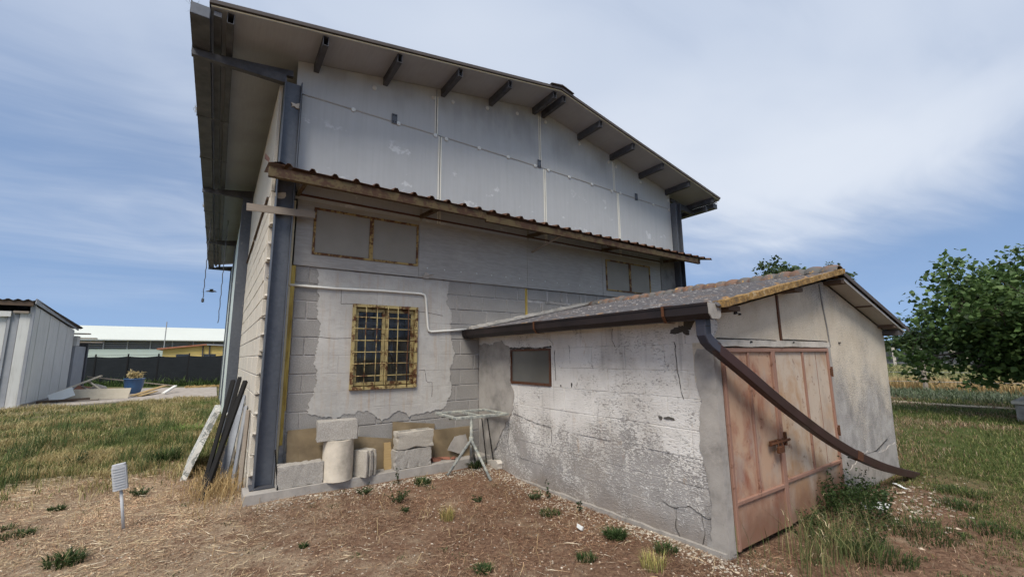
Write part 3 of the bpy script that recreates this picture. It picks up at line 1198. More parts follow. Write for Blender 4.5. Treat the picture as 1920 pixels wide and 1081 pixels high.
# roof
YB, YF = 16.45, -.75
rp = []
for (xa, xb, nm) in ((-.53, 5.0, 'l'), (5.0, 10.45, 'r')):
    rf = MB().prism([(xa, U(xa)), (xb-.002 if nm == 'l' else xb, U(xb)), (xb, U(xb)+.026), (xa, U(xa)+.026)], XZ, YF, YB).build('roof', 'soffit', barn)
    MB().prism([(xa-.02 if nm == 'l' else xa, U(xa)+.034), (xb, U(xb)+.034), (xb+(.02 if nm == 'r' else 0), U(xb)+.082), (xa-.02 if nm == 'l' else xa, U(xa)+.082)], XZ, YF-.03, YB+.03).build('roof_sheet', 'roof_dark', rf)
    MB().prism([(xa, U(xa)+.006), (xb, U(xb)+.006), (xb, U(xb)+.022), (xa, U(xa)+.022)], XZ, YF-.008, YF-.001).build('edge_trim', 'cream_paint', rf)
    # joints between the soffit boards
    x = xa+.55
rc = MB().prism([(4.72, U(4.72)+.095), (5.02, U(5)+.10), (5.30, U(5.3)+.093), (5.30, U(5.3)+.103), (5.0, U(5)+.118), (4.72, U(4.72)+.107)], XZ, YF-.06, YB).build('ridge_cap', 'roof_dark', barn)


def open_tube(name, x, y0, y1, zb, zt, w, parent):
    t = .006
    mb = MB().box(x-w/2, x-w/2+t, y0, y1, zb, zt).box(x+w/2-t, x+w/2, y0, y1, zb, zt).box(x-w/2+t, x+w/2-t, y0, y1, zb, zb+t).box(x-w/2+t, x+w/2-t, y0, y1, zt-t, zt)
    mb.box(x-w/2+t, x+w/2-t, y0+.35, y0+.36, zb+t, zt-t)
    return mb.build(name, 'dark_steel', parent)


for x in (-.33, .75, 1.79, 2.82, 3.82, 4.87, 5.11, 6.12, 7.14, 8.16, 9.18, 10.20):
    zt = min(U(x-.035), U(x+.035))-.002
    open_tube('purlin', x, YF+.025, 16.3, zt-.135, zt, .072, barn)

# eaves: gutter, brackets, outriggers
g = MB()
gx0, gx1, gz0, gz1 = -.72, -.53, 5.70, 5.875
g.box(gx0, gx0+.006, YF-.02, YB, gz0, gz1).box(gx0+.006, gx1, YF-.02, YB, gz0, gz0+.006).box(gx1-.006, gx1, YF-.02, YB, gz0+.006, gz1-.05)
gut = g.build('gutter', 'dark_steel', barn)
MB().box(gx0+.006, gx1-.006, YF-.024, YF-.012, gz0+.006, gz1-.03).build('end_plate', 'galvanised', gut)
for y in (-.0, 1.8, 3.6, 7.4, 9.2, 12.7, 14.5):
    MB().bar((gx0-.006, y, gz0-.004), (gx1+.25, y, gz0-.004), .03, .008).box(gx0-.012, gx0-.001, y-.015, y+.015, gz0-.008, gz1+.02).build('gutter_bracket', 'dark_steel', gut)
MB().box(-.50, -.42, YF+.02, 16.3, 5.80, 5.858).build('eave_board', 'dark_steel', barn)
for i, y in enumerate((-.08, 5.45, 10.9, 16.0)):
    MB().bar((.36, y, 5.655), (-.72, y, 5.635), .09, .13, w2=.07, h2=.085).build('outrigger', 'dark_steel', barn)
    MB().bar((.45, y+.05, 5.80), (-.45, y+.05, 5.70), .07, .09, w2=.05, h2=.06).build('rafter', 'dark_steel', barn)
MB().bar((9.5, -.05, 5.60), (10.35, -.05, 5.52), .09, .12, w2=.07, h2=.08).build('outrigger', 'dark_steel', barn)
MB().bar((9.4, .0, 5.75), (10.4, .0, 5.58), .07, .09).build('rafter', 'dark_steel', barn)
MB().box(10.32, 10.5, YF+.1, YB, 5.52, 5.64).build('gutter', 'dark_steel', barn)
MB().box(10.12, 10.2, -.55, -.47, 5.42, 5.56).build('gutter_outlet', 'dark_steel', barn)

# canopy over the windows
cz = lambda x: 4.065-.0105*min(x, 6)
def canopy_sheet(xa, xb, dz):
    mb = MB()
    prof = []
    n0 = math.floor((xa-.41)/.275)
    x = xa
    pts = [(xa, 0.0)]
    for n in range(n0, n0+14):
        c = .41+.275*n
        for dx_, h in ((-.045, 0), (-.018, .04), (.018, .04), (.045, 0)):
            if xa < c+dx_ < xb:
                pts.append((c+dx_, h))
    pts.append((xb, 0.0))
    vs, fs = [], []
    n = len(pts)
    for (y, zo) in ((-.78, 0.0), (-.40, .075), (-.045, .15)):
        for (x, h) in pts:
            vs.append((x, y+rng.uniform(-.004, .004), cz(x)+.03+zo+h+dz))
    for (y, zo) in ((-.78, 0.0), (-.40, .075), (-.045, .15)):
        for (x, h) in pts:
            vs.append((x, y, cz(x)+.026+zo+h+dz))
    for r_ in range(2):
        for i in range(n-1):
            a = r_*n+i
            fs.append((a, a+1, a+n+1, a+n))
            b = 3*n+r_*n+i
            fs.append((b+n, b+n+1, b+1, b))
    for i in range(n-1):
        fs.append((i, 3*n+i, 3*n+i+1, i+1))
    mb.add(vs, fs)
    return mb


cano = MB().box(.20, 3.3, -.75, -.69, 3.93, 4.055).build('canopy', 'yellow_beam', barn, bevel=.004)
for p_ in cano.data.vertices:
    pass
for (a, b, dz_) in ((3.3, 6.4, -.035), (6.4, 9.25, -.045)):
    MB().box(a+.002, b, -.748, -.69, 3.93+dz_, 4.045+dz_).build('canopy_beam', 'yellow_beam', cano, bevel=.004)
MB().box(6.3, 9.55, -.62, -.56, 3.93, 4.03).build('canopy_beam', 'rust_sheet', cano)
for i, (a, b) in enumerate(((.19, 2.2), (2.15, 4.2), (4.15, 6.2), (6.15, 8.1), (8.05, 9.83))):
    canopy_sheet(a, b, .004*(i % 2)).build('canopy_sheet', 'rust_sheet', cano)
MB().add([(.19, -.78, 4.09), (.32, -.78, 4.13), (.42, -.78, 4.09), (.17, -.3, 4.32), (.30, -.3, 4.26), (.20, -.78, 4.14), (.17, -.4, 4.36)], [(0, 1, 4, 3), (1, 2, 4), (0, 5, 6, 3)]).build('torn_flashing', 'rust', cano)
for x in (.62, 2.47, 4.67, 6.72, 8.9):
    MB().bar((x, -.04, 4.02), (x, -.72, 3.96), .05, .06).build('bracket', 'yellow_beam', cano)
MB().bar((4.75, -.05, 3.72), (4.95, -.68, 3.92), .03, .03).build('bracket', 'wood_grey', cano)
# weathered board nailed across the column
MB().bar((.02, -.235, 3.655), (.83, -.228, 3.695), .022, .095).build('nailed_board', 'wood_grey', barn)


# ------------------------------------------------------------------ shed
def blob(cx, cy, w, h, seed, n=18, amp=.28):
    rr = random.Random(seed)
    ph = [rr.uniform(0, 6.28) for _ in range(4)]
    out = []
    for i in range(n):
        a_ = 2*math.pi*i/n
        q = 1+amp*(math.sin(2*a_+ph[0])*.5+math.sin(3*a_+ph[1])*.5+math.sin(5*a_+ph[2])*.35+rr.uniform(-.25, .25))
        out.append((cx+math.cos(a_)*w*q, cy+math.sin(a_)*h*q))
    return out


SX, SY, SX2 = 3.61, -4.25, 8.3
shed = empty('outbuilding', (SX, SY, 0), 'low roughcast outbuilding with faded red double doors and mossy corrugated roof', 'outbuilding')
side = MB().prism([(-4.04, 0), (-.002, 0), (-.002, 2.16), (-4.04, 2.16)], YZ, SX+.004, SX+.2,
                  holes=[[(-1.925, 1.32), (-.965, 1.32), (-.965, 1.83), (-1.925, 1.83)]]).build('side_wall', 'roughcast', shed)
zs = [-.02, .27, .52, .77, 1.02, 1.315, 1.57, 1.835, 2.12]
for c in range(8):
    z0, z1 = zs[c], zs[c+1]
    spans = [(-4.25, -1.93), (-.96, -.6)] if 5 <= c <= 6 else [(-4.25, -.6)]
    for (a, b) in spans:
        for (y0, y1) in course_run(a, b, [.52, .27][c % 2]):
            L = y1-y0-.003
            if L < .05:
                continue
            key = (round(L, 2), 'sw', round(z1-z0, 2), c % 2)
            if key not in bm_cache:
                bm_cache[key] = block_mesh('block', .12, key[0], key[2]-.003, 'roughcast', .0035, .0018, c)
            place('block', bm_cache[key], (SX+.06+rng.uniform(-.004, .002), (y0+y1)/2, (z0+z1)/2), side)
# cement render strip next to the barn, with a broken edge round the window
MB().prism(ragged([(-.004, -.02), (-.38, -.02), (-.52, .3), (-.75, .62), (-.98, .86), (-1.05, 1.15), (-.955, 1.30), (-.93, 1.6), (-.95, 1.86), (-.72, 1.98), (-.45, 1.90), (-.2, 1.95), (-.004, 1.93)], .02, .04, 31, keep=(0, 12)),
           YZ, SX-.012, SX+.1).build('render_patch', 'cement', side)
MB().prism(ragged([(-.004, 1.93), (-.5, 1.9), (-1.0, 1.97), (-1.9, 1.95), (-1.98, 1.86), (-.95, 1.86), (-.6, 1.99), (-.6, 2.14), (-.004, 2.14)], .012, .04, 33, keep=(7, 8)), YZ, SX-.010, SX+.09).build('render_patch', 'roughcast', side)
# cement corner by the door
MB().prism(ragged([(-4.262, 0.0), (-4.08, .0), (-4.12, .5), (-4.05, .9), (-4.11, 1.3), (-4.06, 1.6), (-4.10, 1.78), (-4.262, 1.8)], .014, .05, 35, keep=(7,)), YZ, SX-.009, SX+.05).build('corner_patch', 'cement', side)
# foot of the wall
MB().prism(ragged([(-4.24, -.08), (-.1, -.08), (-.1, -.03), (-4.24, .035)], .008, .08, 36), YZ, SX-.035, SX+.02).build('footing', 'cement', side)
MB().prism(blob(-.55, .04, .2, .10, 37), YZ, SX-.10, SX-.01).build('footing', 'cement_pale', side)
# small holes and knocked-off spots
for i, (y, z, w, h) in enumerate([(-3.98, 1.985, .10, .06), (-3.74, 1.105, .055, .016), (-3.64, 1.10, .022, .018), (-2.33, 1.36, .013, .026), (-2.12, 1.34, .010, .013), (-.42, 1.08, .010, .014)]):
    MB().prism(blob(y, z, w, h, i+50, 44 if w > .08 else 18, .75 if w > .08 else .28), YZ, SX-.0065, SX+.03).build('hole', 'cement_hole', side)


def crack_line(pts, fn, seed, r_=.0032):
    rr = random.Random(seed)
    out = []
    for i in range(len(pts)-1):
        a_, b_ = Vector(pts[i]), Vector(pts[i+1])
        n_ = max(2, int((b_-a_).length/.035))
        for j in range(n_):
            q = a_+(b_-a_)*j/n_
            out.append((q.x+rr.uniform(-.006, .006), q.y+rr.uniform(-.006, .006)))
    out.append(pts[-1])
    return MB().tube([fn(*q) for q in out], [r_*rr.uniform(.4, 1.5) for _ in out], 4)


for i, pts in enumerate(([(-4.10, 1.30), (-4.13, 1.18), (-4.19, 1.08), (-4.17, .92), (-4.20, .8), (-4.23, .62)], [(-3.05, 2.03), (-3.04, 1.9), (-3.08, 1.82)], [(-3.86, 1.85), (-3.87, 1.6), (-3.9, 1.35), (-3.92, 1.3)],
            [(-3.60, .30), (-3.72, .27), (-3.9, .33), (-4.08, .27), (-4.2, .30)], [(-3.75, .27), (-3.74, .1), (-3.78, .02)], [(-4.02, .29), (-4.04, .12), (-4.0, .02)],
            [(-.85, .82), (-.9, .6), (-.86, .45), (-.92, .25)], [(-1.0, .88), (-1.6, .80), (-1.9, .79), (-1.91, .58)], [(-2.0, 1.8), (-2.02, 1.4)], [(-2.3, 1.86), (-2.31, 1.63)])):
    crack_line(pts, lambda y_, z_: (SX-.003, y_, z_), i).build('crack', 'cement_hole', side)
# side window
wf = MB()
y0, y1, z0, z1 = -1.925, -.965, 1.32, 1.83
wf.box(SX-.015, SX+.05, y0, y1, z0, z0+.035).box(SX-.015, SX+.05, y0, y1, z1-.03, z1).box(SX-.014, SX+.05, y0, y0+.032, z0+.035, z1-.03).box(SX-.014, SX+.05, y1-.022, y1, z0+.035, z1-.03)
sw = wf.build('window', 'frame_brown', shed)
MB().box(SX+.008, SX+.014, y0+.032, y1-.022, z0+.035, z1-.03).build('pane', 'grey_pane', sw)
MB().prism(ragged([(y0-.02, z1+.005), (y1+.02, z1+.005), (y1+.01, z1+.04), (y0-.01, z1+.035)], .008, .04, 70), YZ, SX-.0085, SX+.05).build('hole', 'cement_hole', side)

# gable wall with the doorway
RX, RZ = 6.28, 2.645
fw = MB().prism([(SX, -.05), (3.715, -.05), (3.715, 1.80), (6.165, 1.80), (6.165, -.05), (8.25, -.05), (8.29, .6), (8.36, 1.4), (8.42, 2.06), (RX, RZ), (SX, 2.10)], XZ, SY, SY+.2).build('gable_wall', 'roughcream', shed)
MB().prism(ragged([(3.63, 1.802), (6.25, 1.802), (6.25, 1.862), (3.63, 1.868)], .004, .06, 71), XZ, SY-.012, SY+.1).build('lintel', 'cement_pale', fw)
MB().prism(ragged([(6.168, .0), (6.30, .0), (6.27, .6), (6.275, 1.2), (6.265, 1.80), (6.168, 1.80)], .008, .05, 72, keep=(4, 5)), XZ, SY-.011, SY+.1).build('jamb_render', 'cement', fw)
MB().prism(ragged([(6.30, .0), (8.25, .0), (8.2, .42), (7.6, .36), (6.9, .45), (6.4, .30)], .015, .06, 74, keep=(0, 1)), XZ, SY-.010, SY+.05).build('render_patch', 'cement', fw)
MB().box(3.612, 3.712, SY-.008, SY+.1, .02, 1.80).build('jamb_render', 'cement', fw)
MB().box(4.945, 4.985, SY-.014, SY+.05, 1.87, 2.375).build('rust_strip', 'rust', fw)
MB().tube([(6.17, SY-.002, 2.60), (6.20, SY-.003, 2.3), (6.25, SY-.003, 2.05), (6.275, SY-.003, 1.80)], .012, 5).build('crack', 'cement_dark', fw)
for pts in ([(3.68, 1.875), (4.5, 1.872), (4.85, 1.865)], [(5.0, 1.88), (5.7, 1.876), (6.2, 1.87)], [(6.8, .42), (7.4, .40), (7.9, .5)], [(7.0, .40), (7.02, .2)]):
    MB().tube([(x, SY-.006, z) for x, z in pts], [.006]*len(pts), 4).build('crack', 'dark_hole', fw)
for i, (x, z, w, h) in enumerate([(4.06, 2.13, .03, .015), (4.14, 2.12, .02, .01), (4.05, 2.23, .014, .025), (4.3, 1.845, .03, .012), (5.25, 1.85, .03, .01), (6.6, 1.86, .03, .008)]):
    MB().prism(ragged([(x-w, z-h), (x+w, z-h*.5), (x+w*.6, z+h), (x-w*.5, z+h)], .004, .02, i+80), XZ, SY-.0145, SY+.01).build('hole', 'dark_hole', fw)
MB().box(8.10, 8.30, SY+.2, -.01, -.05, 2.06).build('side_wall', 'roughcream', shed)

# doors
def door_leaf(x0, x1, mids, zr, mat, ybase):
    z0, z1 = .03, 1.785
    fr = MB()
    t = .04
    yf = ybase-.03
    fr.box(x0, x0+t, yf, ybase, z0, z1).box(x1-t, x1, yf, ybase, z0, z1).box(x0+t, x1-t, yf, ybase, z1-t, z1).box(x0+t, x1-t, yf, ybase, zr-.018, zr+.018)
    d = fr.build('door', 'door_frame', shed, bevel=.004)
    for mx in mids:
        MB().box(mx-.016, mx+.016, yf+.004, ybase, zr+.018, z1-t).build('stile', 'door_frame', d, bevel=.003)
    xs = [x0+t]+list(mids)+[x1-t]
    for i in range(len(xs)-1):
        MB().box(xs[i]+.001, xs[i+1]-.001, ybase-.008, ybase+.003, zr+.018, z1-t).build('panel', mat, d)
    MB().box(x0+t, x1-t, ybase-.009, ybase+.003, z0, zr-.018).build('panel', mat, d)
    return d


dl = door_leaf(3.725, 4.70, [4.195], .415, 'door_red', SY+.0)
dr = door_leaf(4.712, 6.155, [5.43], .445, 'door_orange', SY+.004)
MB().box(5.80, 5.806, SY-.007, SY+.0, .47, 1.74).build('seam', 'door_frame', dr)
MB().tube([(4.40, SY-.055, .845), (4.80, SY-.055, .855)], .014, 8).build('bolt_bar', 'hinge_rust', dl)
MB().box(4.42, 4.72, SY-.046, SY-.03, .825, .875).tube([(4.52, SY-.06, .88), (4.52, SY-.075, .80), (4.60, SY-.075, .80), (4.60, SY-.06, .88)], .009, 6).box(4.50, 4.62, SY-.085, SY-.058, .755, .815).build('lock', 'hinge_rust', dl, bevel=.004)
MB().box(4.735, 4.765, SY-.05, SY-.025, .80, .93).build('hasp', 'hinge_rust', dr)
for z in (1.50, .80):
    MB().tube([(6.165, SY-.03, z-.06), (6.165, SY-.03, z+.06)], .014, 8).box(6.12, 6.165, SY-.034, SY-.022, z-.04, z+.04).build('hinge', 'hinge_rust', dr)

# roof
RTX, RTZ = 6.28, 2.745
def corr(xe, ze, y0, y1, nslope=7):
    """one slope of corrugated sheet from the ridge to the eave (xe, ze)"""
    mb = MB()
    per = .177
    ny = int((y1-y0)/per*8)
    rr = random.Random(int(xe*10))
    vs, fs = [], []
    for layer in (0, -.012):
        for j in range(ny+1):
            y = y0+(y1-y0)*j/ny
            w = .031*math.cos(2*math.pi*y/per)
            for i in range(nslope+1):
                t = i/nslope
                lap = .014 if (i >= nslope*.5) else .03
                x = RTX+(xe-RTX)*t
                z = RTZ+(ze-RTZ)*t+w+lap-.02
                vs.append((x, y+.004*math.sin(9*t+y), z+layer+(.004*math.sin(5*y+3*t))))
    n1 = nslope+1
    off = (ny+1)*n1
    for j in range(ny):
        for i in range(nslope):
            a = j*n1+i
            fs.append((a, a+1, a+n1+1, a+n1))
            fs.append((off+a+n1, off+a+n1+1, off+a+1, off+a))
        fs.append((j*n1+nslope, off+j*n1+nslope, off+(j+1)*n1+nslope, (j+1)*n1+nslope))
    for i in range(nslope):
        for j in (0, ny):
            fs.append((j*n1+i, off+j*n1+i, off+j*n1+i+1, j*n1+i+1))
    return mb.add(vs, fs)


roofl = corr(3.37, 2.15, -4.47, -.03).build('roof', 'fibro', shed, smooth=True)
roofr = corr(8.74, 2.09, -4.47, -.03).build('roof', 'fibro', shed, smooth=True)
# verge lumps of lichen-grown mortar, boards and stubs under the edge
def slope_strip(x0, z0, x1, z1, yA, yB, h, seed, amp):
    rr = random.Random(seed)
    n = int(abs(x1-x0)/.06)
    mb = MB()
    vs = []
    for i in range(n+1):
        t = i/n
        x = x0+(x1-x0)*t
        z = z0+(z1-z0)*t
        a = rr.uniform(-amp, amp)
        b = rr.uniform(-amp, amp)
        vs += [(x, yA+b*.5, z-h/2+a*.4), (x, yB, z-h/2+a*.3), (x, yB, z+h/2+b), (x, yA+a*.6, z+h/2+a)]
    fs = []
    for i in range(n):
        for j in range(4):
            j2 = (j+1) % 4
            fs.append((i*4+j, i*4+j2, i*4+4+j2, i*4+4+j))
    fs += [(3, 2, 1, 0), (n*4, n*4+1, n*4+2, n*4+3)]
    return mb.add(vs, fs)


slope_strip(3.42, 2.155, RTX+.04, RTZ+.005, -4.505, -4.40, .06, 2, .006).build('verge', 'lichen_verge', roofl)
MB().bar((RTX+.05, -4.478, RTZ-.015), (8.76, -4.478, 2.065), .012, .055).build('verge', 'roof_dark', roofr)
MB().prism([(RTX+.12, RTZ-.115), (8.62, 2.052-.03), (8.62, 2.06-.012), (RTX+.1, RTZ-.07)], XZ, -4.46, -4.26).build('eave_board', 'board_pale', roofr)
for (x, z, L) in ((5.06, 2.425, .22), (6.42, 2.63, .25), (7.42, 2.385, .22), (3.68, 2.14, .12), (8.28, 2.12, .2)):
    MB().box(x-.10, x+.10, -4.45, -4.2, z-.025, z+.02).build('purlin_end', 'wood_dark', shed)
MB().box(8.36, 8.60, -4.44, -.05, 1.985, 2.055).build('eave_board', 'roof_dark', roofr)
vs, fs = [], []
for i in range(7):
    t = i/6
    for j in range(9):
        a = math.pi*j/8
        r_ = .115+.030*math.sin(math.pi*t)
        vs.append((math.cos(a)*r_*1.15, -.092+.184*t, math.sin(a)*r_*.72-.03))
for i in range(6):
    for j in range(8):
        a = i*9+j
        fs.append((a, a+1, a+10, a+9))
me_t = MB().add(vs+[(v[0]*.86, v[1], v[2]*.8-.008) for v in vs], fs+[tuple(q+63 for q in f[::-1]) for f in fs]+[(j, j+1, j+64, j+63) for j in range(8)]).mesh('ridge_tile')
me_t.materials.append(MATS['ridge_tile'])
me_t.polygons.foreach_set('use_smooth', [True]*len(me_t.polygons))
for i in range(24):
    place('ridge_tile', me_t, (RTX+rng.uniform(-.008, .008), -4.38+i*.1815, RTZ+.03+rng.uniform(-.006, .006)), roofl, (R(rng.uniform(-2, 2)), 0, rng.uniform(-.04, .04))).scale = (rng.uniform(.95, 1.08), 1, rng.uniform(.9, 1.12))
slope_strip(3.40, 2.21, RTX, RTZ+.075, -.10, -.004, .05, 9, .008).build('flashing', 'cement_pale', roofl)
slope_strip(RTX, RTZ+.075, 8.6, 2.2, -.10, -.004, .05, 10, .008).build('flashing', 'cement_pale', roofr)

# gutter and the broken downspout
g = MB()
gy0, gy1 = -4.44, -.01
for (xa, xb, za, zb) in ((3.265, 3.27, 2.075, 2.165), (3.44, 3.445, 2.06, 2.16)):
    g.box(xa, xb, gy0, gy1, za, zb)
g.add([(3.27, gy0, 2.075), (3.30, gy0, 2.032), (3.41, gy0, 2.032), (3.44, gy0, 2.06), (3.27, gy1, 2.075), (3.30, gy1, 2.032), (3.41, gy1, 2.032), (3.44, gy1, 2.06),
       (3.272, gy0, 2.08), (3.302, gy0, 2.038), (3.408, gy0, 2.038), (3.438, gy0, 2.066), (3.272, gy1, 2.08), (3.302, gy1, 2.038), (3.408, gy1, 2.038), (3.438, gy1, 2.066)],
      [(0, 1, 5, 4), (1, 2, 6, 5), (2, 3, 7, 6), (12, 13, 9, 8), (13, 14, 10, 9), (14, 15, 11, 10)])
g.box(3.258, 3.27, gy0, gy1, 2.150, 2.17)
gt = g.build('gutter', 'brown_gutter', shed)
MB().prism([(3.262, 2.165), (3.272, 2.07), (3.302, 2.03), (3.412, 2.03), (3.448, 2.06), (3.455, 2.16)], XZ, gy0-.012, gy0-.002).build('end_cap', 'cement', gt)
MB().prism([(3.262, 2.165), (3.272, 2.07), (3.302, 2.03), (3.412, 2.03), (3.448, 2.06), (3.455, 2.16)], XZ, gy1-.002, gy1+.008).build('end_cap', 'brown_gutter', gt)
for y in (-4.0, -2.02, -.12):
    MB().tube([(3.50, y, 2.19), (3.36, y, 2.185), (3.25, y, 2.172), (3.252, y, 2.08), (3.29, y, 2.022), (3.42, y, 2.022)], .01, 4, sq=(.028, .006)).build('gutter_strap', 'hinge_rust' if y < -1 else 'brown_gutter', gt)
dsp = MB().tube([(3.36, -4.33, 2.035), (3.36, -4.33, 1.97)], .04, 4, sq=(.088, .098)).build('outlet', 'pvc_grey', gt, bevel=.006)
MB().tube([(3.36, -4.33, 1.985), (3.36, -4.33, 1.90), (3.385, -4.335, 1.855), (3.43, -4.345, 1.815), (3.50, -4.355, 1.775)], .05, 4, sq=(.100, .088)).build('elbow', 'pvc_grey', gt, bevel=.006)


def catmull(P, n=8):
    P = [Vector(p) for p in P]
    P = [P[0]*2-P[1]]+P+[P[-1]*2-P[-2]]
    out = []
    for i in range(1, len(P)-2):
        for j in range(n):
            t = j/n
            a, b, c, d = P[i-1:i+3]
            out.append(.5*((2*b)+(c-a)*t+(2*a-5*b+4*c-d)*t*t+(3*b-a-3*c+d)*t**3))
    out.append(P[-2])
    return out


path = catmull([(3.45, -4.35, 1.80), (3.85, -4.40, 1.56), (4.55, -4.44, 1.18), (5.55, -4.46, .735), (6.75, -4.46, .34), (8.22, -4.44, -.01)], 8)
ds = MB().tube(path, .05, 4, sq=(.078, .095)).build('downspout', 'brown_pipe', gt, bevel=.006)
ds['label'] = 'bent brown downspout hanging across the doors down to the grass'
MB().tube([path[27], path[28]], .05, 4, sq=(.084, .101)).build('joint_sleeve', 'hinge_rust', gt)


# ------------------------------------------------------------------ things along the barn's foot
def frogged_block(name, dx, dy, dz, mat, seed=0, grooves='end', hollow=False):
    """concrete block with end grooves (real notches in its outline) or a hollow top, standing on the origin"""
    rr = random.Random(seed)
    mb = MB()
    if grooves == 'end':
        x1, y = dx/2, dy/2
        pol = [(-x1, -y), (x1-.012, -y), (x1, -y+.012)]
        for c in (-dy*.22, dy*.22):
            pol += [(x1, c-.022), (x1-.035, c-.018), (x1-.035, c+.018), (x1, c+.022)]
        pol += [(x1, y-.012), (x1-.012, y), (-x1, y)]
        mb.prism(pol, lambda u, v, d: (u, v, d), 0, dz)
    elif hollow:
        x1, y = dx/2, dy/2
        hs = []
        for c in (-dx*.25, dx*.25):
            hs.append([(c-dx*.18, -dy*.28), (c-dx*.18, dy*.28), (c+dx*.18, dy*.28), (c+dx*.18, -dy*.28)])
        mb.prism([(-x1, -y), (x1, -y), (x1, y), (-x1, y)], lambda u, v, d: (u, v, d), dz*.3, dz, holes=hs)
        mb.box(-x1, x1, -y, y, 0, dz*.3-.001)
    else:
        mb.box(-dx/2, dx/2, -dy/2, dy/2, 0, dz)
    me = mb.mesh(name)
    bm = bmesh.new()
    bm.from_mesh(me)
    bmesh.ops.triangulate(bm, faces=bm.faces)
    for _ in range(2 if (grooves == 'end' or hollow) else 4):
        bmesh.ops.subdivide_edges(bm, edges=[e for e in bm.edges if e.calc_length() > .03], cuts=1)
    bmesh.ops.triangulate(bm, faces=bm.faces)
    from mathutils import noise as mn
    for v in bm.verts:
        q = v.co*14+Vector((seed*7, 0, 0))
        e = sum(1 for a_, b_ in ((abs(v.co.x), dx/2), (abs(v.co.y), dy/2), (abs(v.co.z-dz/2), dz/2)) if b_-a_ < .004)
        cut = (.004+max(0, mn.noise(q*1.3))*.028) if e >= 2 else .0015*mn.noise(q*5)
        v.co = v.co-(v.co-Vector((0, 0, dz/2))).normalized()*cut
    for v in bm.verts:
        v.co += Vector((rr.uniform(-.0015, .0015), rr.uniform(-.0015, .0015), rr.uniform(-.001, .001)))
    bm.to_mesh(me)
    bm.free()
    me.materials.append(MATS[mat])
    return me


PT = .166
o = place('concrete_block', frogged_block('concrete_block', .53, .2, .262, 'block_pile', 1, grooves='none'), (.835, -.27, PT), None, (0, 0, R(1)))
tag(o, 'grey concrete block lying on the plinth right beside the steel column', 'block', 'loose concrete blocks')
cy = MB().lathe([(.188, .0), (.19, .25), (.19, .5)], n=40).lathe([(.19, .5), (.15, .501)], n=40).lathe([(.15, .501), (.148, .02)], n=40).lathe([(.19, 0), (.001, 0.001)], n=40)
o = cy.build('concrete_pipe', 'pipe_concrete', None, smooth=False)
o.location = (1.285, -.295, PT)
o.data.polygons.foreach_set('use_smooth', [abs(p.normal.z) < .5 for p in o.data.polygons])
tag(o, 'upright beige concrete pipe section carrying a grey block', 'pipe')
o = place('concrete_block', frogged_block('concrete_block', .50, .25, .245, 'block_pile', 2), (1.255, -.30, PT+.503), None, (0, 0, R(-6)))
tag(o, 'grooved grey concrete block resting on top of the beige pipe section', 'block', 'loose concrete blocks')
o = place('concrete_block', frogged_block('concrete_block', .25, .20, .335, 'block_light', 3), (1.625, -.34, PT), None, (0, 0, R(-62)))
tag(o, 'upright pale grooved block standing to the right of the beige pipe', 'block', 'loose concrete blocks')
o = place('concrete_block', frogged_block('concrete_block', .56, .2, .255, 'block_pile', 4, grooves='none'), (2.31, -.26, PT), None, (0, 0, R(2)))
tag(o, 'grey concrete block under the stained hollow block below the window', 'block', 'loose concrete blocks')
o = place('concrete_block', frogged_block('concrete_block', .56, .2, .24, 'block_light', 5, grooves='', hollow=True), (2.345, -.255, PT+.262), None, (0, 0, R(1)))
tag(o, 'rust stained hollow block stacked on a grey block below the window', 'block', 'loose concrete blocks')


def leaning_sheet(name, x0, x1, zt, yb, yt, t, mat, label, cat, seed, skew=0.0, zb=PT, group=None):
    mb = MB()
    pol = ragged([(x0, 0), (x1, 0), (x1, 1), (x0, 1)], .006, .12, seed)
    fn = lambda u, v, d: (u, yb+(yt-yb)*v+d, zb+(zt+skew*(u-x0)/(x1-x0)-zb)*v)
    mb.prism(pol, fn, 0, t)
    o = mb.build(name, mat)
    return tag(o, label, cat, group)


leaning_sheet('cardboard_sheet', .70, 1.30, .80, -.15, -.035, .008, 'cardboard', 'tall tan cardboard sheet leaning on the wall behind the pipe section', 'cardboard', 1, 0, group='tan sheets against the wall')
leaning_sheet('cardboard_sheet', .83, 1.46, .56, -.17, -.10, .008, 'cardboard', 'low tan cardboard sheet in front of the taller one behind the lying block', 'cardboard', 2, .02, group='tan sheets against the wall')
leaning_sheet('cardboard_sheet', 1.42, 2.12, .66, -.15, -.05, .008, 'cardboard', 'creased tan cardboard sheet between the pipe section and the stacked blocks', 'cardboard', 3, -.12, group='tan sheets against the wall')
leaning_sheet('cardboard_sheet', 1.93, 2.03, .52, -.24, -.18, .02, 'wood_tan', 'narrow tan board standing against the left side of the stacked blocks', 'board', 4)
leaning_sheet('cardboard_sheet', 2.10, 2.78, .78, -.12, -.03, .008, 'cardboard', 'large tan cardboard sheet leaning on the wall behind the stacked blocks', 'cardboard', 5, -.09, group='tan sheets against the wall')
leaning_sheet('cardboard_sheet', 2.62, 3.42, .60, -.16, -.05, .008, 'cardboard', 'slumped tan cardboard sheet right of the stacked blocks behind the stand', 'cardboard', 6, .0, group='tan sheets against the wall')
pl_ = MB().prism(ragged([(2.93, .30), (3.16, .22), (3.30, .36), (3.26, .50), (3.06, .48)], .008, .05, 9), lambda u, v, d: (u, -.21+d+(v-.2)*.15, v), 0, .01).build('stone_flake', 'cement')
tag(pl_, 'thin grey flake of stone leaning behind the tripod stand', 'stone')
